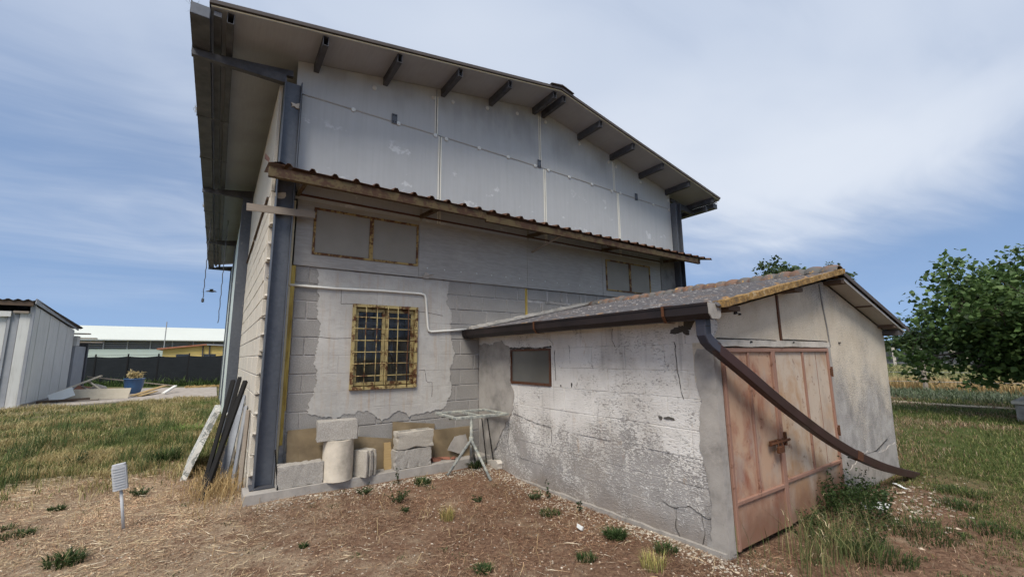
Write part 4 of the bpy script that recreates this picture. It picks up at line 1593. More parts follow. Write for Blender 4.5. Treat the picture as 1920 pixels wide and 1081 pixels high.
for i, (x, y, rz, lab) in enumerate([(2.72, -.20, .3, 'broken red brick piece next to the stacked blocks'), (2.88, -.16, -.5, 'flat broken red tile piece behind the left tripod leg'), (3.0, -.26, .8, 'small red brick chip nearest the tripod stand')]):
    o = place('brick_piece', block_mesh('brick_piece', [.15, .2, .09][i], [.09, .1, .06][i], [.05, .03, .035][i], 'brick_red', .01, .012, i), (x, y, PT+.02), None, (.1, .15, rz))
    tag(o, lab, 'brick', 'broken bricks on the plinth')

# tripod stand with a rectangular frame
st = empty('tripod_stand', (3.11, -.62, float(hgt(3.11, -.62))), 'mossy grey metal tripod stand with a flat rectangular frame on top', 'stand')
cor = [(2.72, -.25), (2.70, -.95), (3.52, -.97), (3.52, -.30)]
zt = .872
fr = MB()
for i in range(4):
    a, b = Vector((*cor[i], zt)), Vector((*cor[(i+1) % 4], zt))
    d = (b-a).normalized()*.025
    fr.bar(a-d, b+d, .05, .035 if i % 2 else .033)
fr.build('top_frame', 'mossy_paint', st, bevel=.004)
MB().bar((3.11, -.27, zt-.002), (3.09, -.95, zt-.002), .05, .028).build('cross_bar', 'mossy_paint', st)
MB().tube([(2.74, -.62, zt-.04), (3.5, -.64, zt-.04)], .018, 8).build('support_bar', 'mossy_paint', st)
MB().tube([(3.11, -.62, .20), (3.11, -.62, .845)], .024, 10).build('pole', 'mossy_paint', st, smooth=True)
MB().tube([(3.11, -.62, .44), (3.11, -.62, .54)], .034, 10).build('collar', 'mossy_paint', st, smooth=True)
for (x, y) in ((2.75, -.56), (3.19, -1.05), (3.36, -.30)):
    MB().tube([(3.11, -.62, .50), (x, y, float(hgt(x, y))+.005)], .021, 8).build('leg', 'mossy_paint', st, smooth=True)
# thin rods
for (a, b, lab) in (((3.50, -.42, .05), (3.54, -.20, .72), 'thin dark rod leaning in the wall corner nearer the stand'), ((3.555, -.55, .05), (3.585, -.30, .72), 'thin dark rod leaning on the outbuilding wall next to another'),
                    ((.60, -.40, .05), (.545, -.28, .62), 'thin dark rod leaning on the steel corner column')):
    o = MB().tube([a, b], .009, 6).build('iron_rod', 'dark_tube')
    tag(o, lab, 'rod', 'iron rods')

# things leaning on the left wall
def lean_bar(name, a, b, w, h, mat, label, cat, group=None, up=(0, 0, 1), bev=.004):
    o = MB().bar(a, b, w, h, up).build(name, mat, bevel=bev)
    return tag(o, label, cat, group)


lean_bar('steel_tube', (-.15, .32, .0), (.245, 1.15, 1.40), .055, .055, 'dark_tube', 'nearest dark steel tube leaning on the left barn wall', 'tube', 'dark tubes leaning on the barn')
lean_bar('steel_tube', (-.10, .50, .0), (.225, 2.45, 1.40), .055, .055, 'dark_tube', 'second dark steel tube leaning on the barn behind the nearest one', 'tube', 'dark tubes leaning on the barn')
lean_bar('steel_tube', (-.16, .75, .0), (.115, 1.75, 1.39), .05, .05, 'dark_tube', 'third dark steel tube of the bundle leaning on the barn', 'tube', 'dark tubes leaning on the barn')
lean_bar('steel_tube', (-.13, 1.2, .0), (.15, 3.6, 1.30), .05, .05, 'dark_tube', 'farthest dark steel tube of the bundle next to the pale slab', 'tube', 'dark tubes leaning on the barn')
lean_bar('steel_beam', (.06, 1.05, .0), (.25, 1.75, 1.15), .10, .03, 'galvanised', 'flat galvanised beam leaning between the dark tubes and the barn wall', 'beam')
lean_bar('steel_beam', (.17, .72, .0), (.28, 1.0, 1.05), .04, .07, 'shed_grey', 'grey steel channel leaning on the barn wall right of the tubes', 'beam')
lean_bar('timber_post', (.235, .28, .0), (.268, .42, 1.05), .045, .075, 'wood_grey', 'weathered wooden post leaning upright by the corner of the barn', 'post')
o = MB().prism(ragged([(-.10, 0), (.32, 0), (.32, 1.0), (-.10, 1.0)], .004, .1, 4), lambda u, v, d: (-.44+.35*v+d, 1.95+u*2.6+.1*v, -.02+.95*v), 0, .075).build('stone_slab', 'stone_slab')
tag(o, 'pale veined stone slab leaning on the tubes beside the barn', 'slab')
o = place('concrete_block', frogged_block('concrete_block', .2, .5, .26, 'block_pile', 11, grooves='none'), (.13, 2.3, .02))
tag(o, 'dark grey block on the ground behind the leaning tubes', 'block', 'loose concrete blocks')
o = MB().bar((.10, 2.2, .78), (.26, 1.9, 1.02), .16, .02).build('plastic_sheet', 'sheet_white')
tag(o, 'white plastic scrap wedged behind the tubes on the barn wall', 'plastic')

# weather sensor on a stake
sn = empty('weather_sensor', (-.80, -.24, 0), 'white ribbed weather sensor on a thin stake in the dry grass', 'sensor')
for i in range(9):
    z = .40+i*.027
    t = i/8
    MB().prism([(math.copysign(abs(math.cos(a))**.6, math.cos(a))*.062, math.copysign(abs(math.sin(a))**.6, math.sin(a))*.042) for a in [2*math.pi*j/24 for j in range(24)]],
               lambda u, v, d: (-.797+u, -.24+v, z+d), 0, .016).build('louvre', 'sensor_white', sn)
MB().prism([(math.copysign(abs(math.cos(a))**.6, math.cos(a))*.055-.797, math.copysign(abs(math.sin(a))**.6, math.sin(a))*.036-.24) for a in [2*math.pi*j/24 for j in range(24)]], lambda u, v, d: (u, v, d), .636, .66).box(-.853, -.741, -.272, -.208, .41, .636).build('housing', 'sensor_white', sn)
MB().tube([(-.80, -.24, -.05), (-.795, -.24, .41)], .014, 8).build('stake', 'sensor_white', sn, smooth=True)

sn.rotation_euler = (0, R(-9), 0)

# chains hanging from the eaves and the bird
for (x, y, zt_, zb_, lab) in ((-.57, 8.0, 5.68, 3.36, 'longer thin chain hanging from the left eave gutter'), (-.17, 8.0, 5.7, 2.72, 'thin cable hanging under the left eave next to the barn')):
    mb = MB()
    n = 26
    mb.tube([(x+.01*math.sin(i*2.1), y, zt_+(zb_-zt_)*i/n) for i in range(n+1)], .011, 5)
    if x < -.3:
        mb.lathe([(0, -.09), (.035, -.07), (.03, .02), (0, .03)], (x, y, zb_), 8)
    o = mb.build('hanging_chain', 'dark_steel')
    tag(o, lab, 'chain')
bd = MB()
bp = Vector((-.41, 8.0, 3.58))
body = [(-.12, 0, .0), (-.09, 0, .012), (-.03, 0, .02), (.04, 0, .015), (.09, 0, .022), (.125, 0, .015), (.14, 0, .012)]
bd.tube([bp+Vector((p[0], p[1], p[2])) for p in body], [.004, .014, .026, .028, .02, .012, .002], 8)
for s_ in (-1, 1):
    bd.add([bp+Vector(v) for v in ((.05, s_*.02, .02), (-.03, s_*.02, .02), (-.02, s_*.12, .06), (.06, s_*.11, .07), (-.06, s_*.24, .03), (.0, s_*.23, .05))], [(0, 1, 2, 3), (3, 2, 4, 5)])
bd.add([bp+Vector(v) for v in ((-.11, 0, .0), (-.2, .03, -.01), (-.2, -.03, -.01))], [(0, 1, 2)])
o = bd.build('bird', 'dark_steel', smooth=True)
tag(o, 'small dark bird flying beside the left eave of the barn', 'bird')

# ------------------------------------------------------------------ left outbuilding
ls = empty('metal_shed', (-6, 17.2, 0), 'whitewashed sheet metal shed with a sloping roof at the left edge', 'shed')
yA, yB, zA, zB, xA, xB = 17.2, 24.0, 3.9, 3.30, -6.0, -6.15
nb = 9
for i in range(nb):
    t0, t1 = i/nb, (i+1)/nb
    P = lambda t: (xA+(xB-xA)*t, yA+(yB-yA)*t, zA+(zB-zA)*t)
    a, b = P(t0+.002), P(t1-.002)
    off = .006*(i % 2)
    MB().add([(a[0]+off, a[1], .12), (b[0]+off, b[1], .12), (b[0]+off, b[1], b[2]-.08), (a[0]+off, a[1], a[2]-.08), (a[0]-.1, a[1], .12), (b[0]-.1, b[1], .12), (b[0]-.1, b[1], b[2]-.08), (a[0]-.1, a[1], a[2]-.08)],
             [(0, 1, 2, 3), (7, 6, 5, 4), (0, 4, 5, 1), (1, 5, 6, 2), (2, 6, 7, 3), (3, 7, 4, 0)]).build('wall_panel', 'shed_white', ls)
MB().box(xB-.2, xA+.02, yA+.05, yB, -.05, .115).build('plinth', 'cement_dark', ls)
for i, (x0, x1, mt) in enumerate(((-6.34, -6.06, 'shed_white'), (-6.64, -6.36, 'shed_grey'), (-7.7, -6.66, 'shed_white'), (-8.8, -7.72, 'shed_white'))):
    MB().box(x0, x1, yA-.02+.03*i, yA+.1, .02, 3.55).build('wall_panel', mt, ls)
MB().box(-6.055, -5.97, yA-.03, yA+.06, .0, 3.85).build('corner_post', 'shed_grey', ls)
MB().box(-6.63, -6.56, yA-.04, yA+.0, .02, 3.5).build('post', 'shed_grey', ls)
MB().box(-9, -6.7, yA-.07, yA+.01, 1.78, 1.84).build('rail', 'dark_steel', ls)
MB().box(-9, -6.55, yA-.10, yA+.0, 3.36, 3.56).build('lintel', 'shed_white', ls)
MB().box(-6.5, -6.1, yA-.12, yA+.0, 3.50, 3.58).build('beam_end', 'wood_grey', ls)
rfm = MB()
vs, fs = [], []
n = 60
for j in range(n+1):
    x = -9.2+3.28*j/n
    w = .03*math.cos(j*1.35)
    for (y, z) in ((yA-.22, zA+.10), (yB+.35, zB+.06)):
        vs.append((x, y, z+w))
for j in range(n):
    fs.append((2*j, 2*j+1, 2*j+3, 2*j+2))
rfm.add(vs+[(v[0], v[1], v[2]-.02) for v in vs], fs+[tuple(i+2*(n+1) for i in f[::-1]) for f in fs]+[(2*j, 2*j+2, 2*j+2+2*(n+1), 2*j+2*(n+1)) for j in range(n)])
lr = rfm.build('roof', 'roof_dark', ls)
MB().bar((-5.93, yA-.22, zA+.06), (-6.08, yB+.3, zB+.03), .03, .2).build('fascia', 'shed_grey', lr)
MB().box(-9.1, -6.0, yA-.17, yA-.10, zA-.12, zA+.055).build('roof_beam', 'wood_dark', lr)
MB().box(-9, xB-.12, yA+.2, yB, 0.02, 3.2).build('inner_wall', 'shed_grey', ls)
# lean-to behind it
lt = empty('lean_to', (-6.2, 24.05, 0), 'small grey lean-to behind the whitewashed shed', 'lean-to')
MB().box(-7.2, -6.05, 24.06, 26.2, .0, 2.45).build('wall', 'shed_grey', lt)
MB().box(-7.2, -6.02, 24.05, 24.6, 2.46, 2.95).build('gable_board', 'shed_white', lt)
for i, (y, z) in enumerate(((24.3, 3.1), (25.2, 2.9), (26.2, 2.72))):
    MB().box(-7.4, -5.62+.12*i, y-.25, y+.25, z-.05, z).build('roof_board', 'wood_grey', lt)
MB().box(-7.2, -5.98, 26.22, 26.5, 0, 2.7).build('end_board', 'dark_steel', lt)

# ------------------------------------------------------------------ scrap heap
def plank(a, b, w, h, mat, label, roll=0.0, name='plank', group='boards of the scrap heap'):
    up = Vector((0, -math.sin(roll), math.cos(roll)))
    o = MB().bar(a, b, w, h, up).build(name, mat, bevel=.004)
    return tag(o, label, 'board', group)


plank((-5.15, 19.5, .27), (-3.2, 19.45, .24), .62, .05, 'wood_pale', 'long pale panel lying tilted at the front of the scrap heap', .75)
plank((-5.62, 19.0, .16), (-4.95, 19.1, .45), .50, .03, 'sheet_white', 'white sheet lying tilted at the left end of the scrap heap', .8, 'metal_sheet')
plank((-5.5, 19.35, .40), (-4.6, 21.9, .98), .11, .05, 'wood_pale', 'cream batten rising to the right over the white sheet', 0)
plank((-4.95, 21.4, .78), (-4.3, 20.6, .35), .09, .05, 'wood_pale', 'short cream batten crossing the middle of the scrap heap', 0)
plank((-5.05, 21.0, .55), (-4.4, 20.3, .20), .09, .05, 'wood_grey', 'short grey batten below the cream one in the scrap heap', 0)
plank((-5.2, 20.9, .25), (-4.6, 21.0, .55), .09, .05, 'wood_grey', 'grey slat lying under the crossing battens', 0)
plank((-5.4, 23.6, .92), (-1.8, 23.4, .30), .07, .05, 'wood_grey', 'long grey pole lying across the back of the scrap heap', 0)
plank((-3.15, 19.9, .10), (-2.2, 22.6, .38), .22, .04, 'wood_tan', 'tan board slanting to the right of the blue tub', 0)
plank((-2.9, 19.9, .08), (-2.45, 21.3, .18), .2, .04, 'wood_tan', 'second tan board below the slanting one by the tub', 0)
plank((-2.1, 20.6, .10), (-1.75, 22.2, .36), .14, .07, 'pvc_white', 'white batten at the far right of the scrap heap', 0)
plank((-5.9, 18.7, .10), (-4.4, 19.0, .12), .28, .08, 'wood_dark', 'dark weathered plank on the ground before the white sheet', 0)
plank((-5.0, 18.9, .06), (-4.1, 18.8, .08), .16, .05, 'wood_grey', 'grey offcut on the ground before the white sheet', 0)
for i, (x, y, s_, mt, lab) in enumerate([(-5.35, 22.9, .6, 'brick_red', 'dark red brick lump at the back left of the scrap heap'), (-4.15, 22.3, .40, 'terracotta', 'terracotta lump in the middle of the scrap heap'),
                                         (-3.95, 21.8, .32, 'cement_pale', 'pale rubble stone left of the blue tub'), (-3.9, 21.0, .28, 'brick_red', 'reddish rubble stone in front of the pale one'),
                                         (-3.6, 21.3, .26, 'cement_pale', 'small pale rubble stone touching the blue tub'), (-4.75, 22.5, .6, 'cement', 'grey rubble lump behind the crossing battens')]):
    o = place('rubble_stone', block_mesh('rubble_stone', s_*1.2, s_, s_*.8, mt, s_*.18, s_*.1, 90+i), (x, y, s_*.3+.04), None, (.2*i, .3, i))
    tag(o, lab, 'rubble', 'rubble of the scrap heap')
tub = empty('planter_tub', (-3.45, 22.6, .04), 'blue plastic tub with a dried-up plant on the scrap heap', 'tub')
MB().lathe([(0, .0), (.26, .0), (.28, .02), (.37, .36), (.41, .70), (.435, .72), (.435, .75), (.39, .75), (.36, .42), (.0, .40)], (-3.45, 22.6, .045), 28).build('tub', 'blue_plastic', tub, smooth=True)
MB().lathe([(0, .68), (.38, .66)], (-3.45, 22.6, .04), 20).build('soil', 'cement_dark', tub)

# ------------------------------------------------------------------ black net fence
fx = [(-9.5, 36.5), (-6.9, 34.0), (-5.0, 32.2), (-3.3, 30.9), (-1.6, 29.5), (.3, 27.9), (2.2, 26.3)]
fence = empty('net_fence', (-3.3, 30.9, 0), 'black shade net fence across the yard behind the scrap heap', 'fence')
for i in range(len(fx)-1):
    a, b = fx[i], fx[i+1]
    mb = MB()
    n = 10
    vs = []
    for j in range(n+1):
        t = j/n
        sag = -.07*math.sin(math.pi*t)
        x, y = a[0]+(b[0]-a[0])*t, a[1]+(b[1]-a[1])*t
        wv = .02*math.sin(9*t+i)
        vs += [(x, y+wv, .0), (x, y+wv*2, .9), (x, y+wv, 1.96+sag), (x, y+wv+.012, .0), (x, y+wv*2+.012, .9), (x, y+wv+.012, 1.96+sag)]
    fs = []
    for j in range(n):
        p = j*6
        fs += [(p, p+6, p+7, p+1), (p+1, p+7, p+8, p+2), (p+4, p+10, p+9, p+3), (p+5, p+11, p+10, p+4), (p+2, p+8, p+11, p+5)]
    mb.add(vs, fs).build('net', 'black_net', fence)
for (x, y) in fx:
    MB().box(x-.04, x+.04, y-.05, y+.03, 0, 2.12).build('post', 'black_pole', fence)
MB().tube([(x, y, 2.03) for x, y in fx], .012, 5).build('top_wire', 'dark_steel', fence)

# ------------------------------------------------------------------ far warehouse and yellow house
wh = empty('warehouse', (-6, 60, 0), 'long pale green warehouse with a white roof far behind the fence', 'warehouse')
MB().box(-45, 14, 60.0, 76, 0, 2.95).build('wall', 'ware_wall', wh)
MB().add([(-46, 59.4, 4.02), (15, 59.4, 3.9), (15, 66, 5.75), (-46, 66, 5.9), (-46, 59.4, 4.12), (15, 59.4, 4.0), (15, 66, 5.85), (-46, 66, 6.0)], [(3, 2, 1, 0), (4, 5, 6, 7), (0, 1, 5, 4), (1, 2, 6, 5), (2, 3, 7, 6), (3, 0, 4, 7)]).build('roof', 'ware_roof', wh)
MB().box(-45, 14, 61.2, 61.4, 2.96, 4.0).build('opening', 'ware_dark', wh)
for i in range(16):
    x = -21+i*2.05
    MB().box(x-.05, x+.05, 60.0, 60.1, 2.955, 3.98).build('post', 'ware_slat', wh)
for z in (3.15, 3.38, 3.62, 3.85):
    MB().box(-40, 14, 60.15, 60.2, z-.045, z+.045).build('slat', 'ware_slat', wh)
MB().tube([(-5.2, 58, 0), (-5.2, 58, 6.1)], .05, 6).build('mast', 'ware_slat', wh)
yh = empty('yellow_house', (-1.5, 42, 0), 'small yellow house with a red tiled verge behind the black fence', 'house')
MB().prism([(-4.0, 0), (4, 0), (4, 2.75), (-.9, 2.95), (-4.0, 2.62)], XZ, 42, 47).build('wall', 'yellow_wall', yh)
yr = MB().add([(-4.4, 41.7, 2.56), (-.9, 41.7, 2.97), (-.9, 47.3, 2.97), (-4.4, 47.3, 2.56), (-4.4, 41.7, 2.68), (-.9, 41.7, 3.09), (-.9, 47.3, 3.09), (-4.4, 47.3, 2.68)], [(3, 2, 1, 0), (4, 5, 6, 7), (0, 1, 5, 4), (1, 2, 6, 5), (2, 3, 7, 6), (3, 0, 4, 7)]).build('roof', 'terracotta', yh)
MB().add([(-.89, 41.7, 2.97), (4.4, 41.7, 2.76), (4.4, 47.3, 2.76), (-.89, 47.3, 2.97), (-.89, 41.7, 3.07), (4.4, 41.7, 2.86), (4.4, 47.3, 2.86), (-.89, 47.3, 3.07)], [(3, 2, 1, 0), (4, 5, 6, 7), (0, 1, 5, 4), (1, 2, 6, 5), (2, 3, 7, 6), (3, 0, 4, 7)]).build('roof', 'ware_slat', yh)
for x in (-2.6, -.6, 2.6):
    w = MB().box(x-.45, x+.45, 41.96, 42.02, 1.2, 2.18).build('window', 'dark_glass', yh)
    MB().box(x-.5, x+.5, 41.93, 41.97, 1.12, 1.2).build('sill', 'ware_slat', w)
for x in (-1.15, -.65, 1.2, 3.3):
    MB().tube([(x, 41.9, 1.9), (x, 41.9, 2.95)], .05, 6).build('pipe', 'dark_steel', yh)
MB().tube([(1.3, 41.9, 2.25), (2.4, 41.9, 2.35), (2.5, 41.9, 2.2)], .05, 6).build('pipe', 'dark_steel', yh)

# ------------------------------------------------------------------ right-hand background
nf = empty('far_net_fence', (61, 0, 0), 'far dark net fence on white posts beyond the wheat field', 'fence')
pts = [(58, 12), (60, 6.2), (62, 0.4), (64, -6), (66, -13)]
for i in range(4):
    a, b = pts[i], pts[i+1]
    d = Vector((b[0]-a[0], b[1]-a[1], 0)).normalized()
    MB().bar((*a, .85), (*b, .85), .04, 1.75).build('net', 'far_net', nf)
for i, (x, y) in enumerate(((58.5, 8.0), (60.0, 6.2), (62, .4), (64, -6))):
    MB().box(x-.55, x-.35, y-.1, y+.1, 0, 2.2).build('post', 'cement_pale', nf)
wp = empty('wire_fence', (25.2, -1.1, 0), 'wire fence on wooden posts in front of the wheat field', 'fence')
for (x, y) in ((25.2, -1.07), (26.6, -5.0), (24.0, 3.2), (28, -9)):
    MB().tube([(x, y, -.1), (x+.05, y, 1.45)], [.09, .075], 8).build('post', 'wood_grey', wp)
for z in (.45, .85, 1.25):
    MB().tube([(24.0, 3.2, z), (25.2, -1.07, z), (26.6, -5.0, z), (28, -9, z)], .007, 4).build('wire', 'ware_slat', wp)
for i, (a, b, lab) in enumerate((((40, 3.3, .0), (39.5, 1.4, 1.2), 'slanting pale pole leaning by the far net'), ((33, -.6, 1.75), (34, -2.0, .9), 'pale pole slanting down to the right below the tree branches'))):
    o = MB().bar(a, b, .12, .12).build('leaning_pole', 'wood_pale')
    tag(o, lab, 'pole')
tr = empty('trough', (17.2, -5.2, 0), 'grey concrete trough with pale rim at the right edge under the tree', 'trough')
mb = MB().prism([(16.3, -6.9), (18.1, -6.9), (18.1, -4.55), (16.3, -4.55)], lambda u, v, d: (u, v, d), 0, .42, holes=[[(16.45, -6.75), (16.45, -4.7), (17.95, -4.7), (17.95, -6.75)]])
mb.build('basin', 'cement', tr, bevel=.01)
MB().prism([(16.25, -6.95), (18.15, -6.95), (18.15, -4.5), (16.25, -4.5)], lambda u, v, d: (u, v, d), .422, .50, holes=[[(16.48, -6.72), (16.48, -4.73), (17.92, -4.73), (17.92, -6.72)]]).build('rim', 'cement_pale', tr, bevel=.01)
MB().box(16.45, 17.95, -6.75, -4.7, .05, .36).build('soil', 'cement_dark', tr)


# ------------------------------------------------------------------ vegetation
nr = np.random.default_rng(11)


def vnoise(x, y, s, seed=0):
    """smooth value noise, 0..1"""
    g = np.random.default_rng(seed).random((64, 64))
    u, v = np.asarray(x)/s, np.asarray(y)/s
    iu, iv = np.floor(u).astype(int), np.floor(v).astype(int)
    fu, fv = u-iu, v-iv
    fu, fv = fu*fu*(3-2*fu), fv*fv*(3-2*fv)
    a, b = g[iu % 64, iv % 64], g[(iu+1) % 64, iv % 64]
    c, d = g[iu % 64, (iv+1) % 64], g[(iu+1) % 64, (iv+1) % 64]
    return (a*(1-fu)+b*fu)*(1-fv)+(c*(1-fu)+d*fu)*fv


def blades(P, z, h, w, lean, colr, tip=None, ang=None, bend=.5):
    """curved blades: three triangles each; returns verts and colours"""
    n = len(P)
    h = np.broadcast_to(h, n)
    w = np.broadcast_to(w, n)
    lean = np.broadcast_to(lean, n)
    a = nr.uniform(0, 2*np.pi, n) if ang is None else ang
    d = np.stack([np.cos(a), np.sin(a), np.zeros(n)], 1)
    f = a+np.pi/2+nr.normal(0, .5, n)
    s = np.stack([np.cos(f), np.sin(f), np.zeros(n)], 1)*(w[:, None]/2)
    B = np.stack([P[:, 0], P[:, 1], z], 1)
    M = B+d*(lean*h*(1-bend)*.5)[:, None]
    M[:, 2] += h*.55
    T = B+d*(lean*h)[:, None]
    T[:, 2] += h*np.sqrt(np.clip(1-(lean*.75)**2, .05, 1))
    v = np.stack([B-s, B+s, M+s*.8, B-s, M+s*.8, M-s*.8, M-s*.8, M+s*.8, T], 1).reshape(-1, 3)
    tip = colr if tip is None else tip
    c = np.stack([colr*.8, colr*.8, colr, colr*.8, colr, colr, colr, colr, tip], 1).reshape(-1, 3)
    return v, c


def pal(n, cols, wts, jit=.18):
    cols = np.array(cols)
    idx = nr.choice(len(cols), n, p=np.array(wts)/sum(wts))
    return cols[idx]*(1+nr.normal(0, jit, (n, 1))).clip(.4, 1.7)


def stuff(name, parts, mat, label=None, cat=None):
    v = np.concatenate([p[0] for p in parts])
    c = np.concatenate([p[1] for p in parts])
    me = col_mesh(name, v, 3, c, mat)
    o = bpy.data.objects.new(name, me)
    scn.collection.objects.link(o)
    o['kind'] = 'stuff'
    if label:
        tag(o, label, cat)
    return o


def outside(P, pad=0.0):
    """points not under the buildings or paving"""
    x, y = P[:, 0], P[:, 1]
    k1 = (x > .28-pad) & (x < 9.6) & (y > -.42-pad) & (y < 16.5)
    k2 = (x > SX-.02-pad) & (x < 8.35+pad) & (y > SY-pad*.3) & (y < 0)
    k3 = (x < .1) & (y > 17.4+.18*np.clip(x+3, -3, 3)) & (y < 30)
    return ~(k1 | k2 | k3)


def scatter(n, x0, x1, y0, y1, dens=None, pad=0.0):
    P = np.stack([nr.uniform(x0, x1, n), nr.uniform(y0, y1, n)], 1)
    m = outside(P, pad)
    if dens is not None:
        m &= nr.random(n) < dens(P[:, 0], P[:, 1])
    return P[m]


STRAW = [(.34, .225, .14), (.25, .145, .09), (.17, .095, .062), (.43, .31, .20), (.50, .39, .28)]
GREEN = [(.095, .130, .034), (.145, .175, .052), (.070, .100, .028), (.24, .23, .085), (.36, .32, .145)]
DARKG = [(.030, .055, .016), (.045, .075, .022), (.06, .095, .03)]

def strawness(x, y):
    return np.clip(.90-.50*(x+.9)+1.1*(vnoise(x, y, 1.1, 31)-.5)+.7*(vnoise(x, y, .35, 32)-.5), 0, 1)


# mown dry litter: flat stalks all over the yard
lit = []
for (n, x0, x1, y0, y1) in ((230000, -3.2, 4.0, -4.6, 2.4), (46000, -8, 9.5, -7.2, 3.5), (30000, 3.5, 10, -7.5, -4.2), (30000, -9, .3, 1, 17)):
    P = scatter(n, x0, x1, y0, y1, lambda x, y: (.35+.65*(vnoise(x, y, .35, 2) > .42))*(.25+.75*np.clip((vnoise(x, y, .75, 51)*.7+vnoise(x, y, .2, 52)*.3-.30)*6, 0, 1)))
    m = len(P)
    a = nr.uniform(0, 2*np.pi, m)
    L = nr.gamma(2.2, .013, m)+.008
    d = np.stack([np.cos(a), np.sin(a), nr.normal(0, .22, m)], 1)*L[:, None]
    s = np.stack([-np.sin(a), np.cos(a), nr.normal(0, .3, m)], 1)*(nr.uniform(.0014, .0036, m))[:, None]
    B = np.stack([P[:, 0], P[:, 1], hgt(P[:, 0], P[:, 1])+nr.gamma(1.5, .006, m)+.002], 1)
    q = vnoise(P[:, 0], P[:, 1], .8, 5)
    red = np.clip((P[:, 0]-.2)/2.0, 0, 1)*np.clip((-P[:, 1]+.5)/1.5, 0, 1)
    c = pal(m, STRAW, [3, 3.2, 2.4, 1.8, .9], .25)
    warm = np.array([1.0, .80, .72])
    straw_ = strawness(P[:, 0], P[:, 1])
    c = c*(1+straw_[:, None]*np.array([.55, .62, .60]))*(1-.27*(1-straw_[:, None]))
    c = c*(1-red[:, None]*.55*(1-warm))
    c *= (.70+.55*q)[:, None]
    v = np.stack([B-d/2-s, B-d/2+s, B+d/2], 1).reshape(-1, 3)
    lit.append((v, np.repeat(c, 3, 0)))
# long cut stalks, lying in swathes
P = scatter(52000, -4.5, 4.2, -4.8, 3.0, lambda x, y: (.10+.9*strawness(x, y))*(.3+.7*(vnoise(x, y, .25, 33) > .45)))
m = len(P)
a = (vnoise(P[:, 0], P[:, 1], 1.2, 34)-.5)*5+nr.normal(0, .55, m)+.4
L = nr.gamma(3, .03, m)+.03
d = np.stack([np.cos(a), np.sin(a), nr.normal(0, .10, m)], 1)*L[:, None]
s = np.stack([-np.sin(a), np.cos(a), nr.normal(0, .5, m)], 1)*(nr.uniform(.0012, .0028, m))[:, None]
B = np.stack([P[:, 0], P[:, 1], hgt(P[:, 0], P[:, 1])+nr.gamma(1.6, .009, m)+.006], 1)
c = pal(m, [(.46, .36, .22), (.54, .44, .29), (.36, .25, .145), (.30, .20, .12), (.58, .50, .37)], [3, 3, 2, 1.5, 1], .15)
bow = np.stack([-np.sin(a), np.cos(a), np.zeros(m)], 1)*(L*nr.normal(0, .12, m))[:, None]
v = np.stack([B-d/2, B+bow-s, B+bow+s, B+bow-s, B+d/2, B+bow+s], 1).reshape(-1, 3)
lit.append((v, np.repeat(c, 6, 0)))
stuff('dry_litter', lit, 'litter', 'brown mown dry grass litter covering the yard', 'dry grass')

# short standing stubble and loose dry grass
gr = []
P = scatter(30000, -4, 4, -4.5, 3.0, lambda x, y: .25+.75*(vnoise(x, y, .5, 8) > .55), .02)
m = len(P)
gr.append(blades(P, hgt(P[:, 0], P[:, 1]), nr.uniform(.015, .055, m), nr.uniform(.003, .006, m), nr.uniform(.4, 1.0, m), pal(m, STRAW, [3, 3, 2, 2, 1])))
# tall straw at the barn's left corner, long dry stalks lying in the foreground
P = np.stack([nr.normal(.02, .16, 1100), nr.normal(.75, .5, 1100)], 1)
P = P[outside(P, .02)]
m = len(P)
gr.append(blades(P, hgt(P[:, 0], P[:, 1]), nr.uniform(.08, .32, m), nr.uniform(.004, .008, m), nr.uniform(.3, 1.1, m), pal(m, [(.42, .29, .13), (.52, .38, .19), (.33, .21, .09)], [2, 2, 1])))
P = scatter(420, -2.4, 3.4, -3.9, 1.0)
m = len(P)
gr.append(blades(P, hgt(P[:, 0], P[:, 1])+.005, nr.uniform(.05, .25, m), nr.uniform(.003, .006, m), nr.uniform(1.1, 1.32, m), pal(m, [(.50, .38, .2), (.42, .29, .15)], [1, 1])))
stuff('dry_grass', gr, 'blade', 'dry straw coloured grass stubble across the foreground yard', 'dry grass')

# green grass to the left of the barn
gl = []
for (n, x0, x1, y0, y1, h0, h1, wf_) in ((70000, -4.2, .25, 1.2, 7, .05, .17, 1.0), (60000, -8.5, .2, 6, 18.4, .07, .22, 1.7), (9000, -9.5, -3, 1.0, 9, .05, .14, 1.2)):
    P = scatter(n, x0, x1, y0, y1, lambda x, y: np.clip((y-1.2)/2.6+.10, 0, 1)*(.10+.90*(vnoise(x, y, .9, 3)*.6+vnoise(x, y, .28, 4)*.4 > .50)), .03)
    m = len(P)
    q = vnoise(P[:, 0], P[:, 1], 1.5, 6)*.6+vnoise(P[:, 0], P[:, 1], .5, 7)*.4
    c = pal(m, GREEN, [3, 3, 2, 2.2, 1.4], .2)
    dry = pal(m, [(.38, .31, .14), (.30, .22, .10), (.47, .39, .21)], [2, 1, 1])
    k_ = (nr.random(m) < np.clip((q-.38)*3.6+.18+.25*(P[:, 0] < -4), 0, .95))[:, None]
    c = np.where(k_, dry, c)
    gl.append(blades(P, hgt(P[:, 0], P[:, 1]), nr.uniform(h0, h1, m)*(.55+.8*q), nr.uniform(.005, .010, m)*wf_, nr.uniform(.2, 1.0, m), c))
stuff('lawn_grass', gl, 'blade', 'patchy green and yellow grass left of the barn', 'grass')

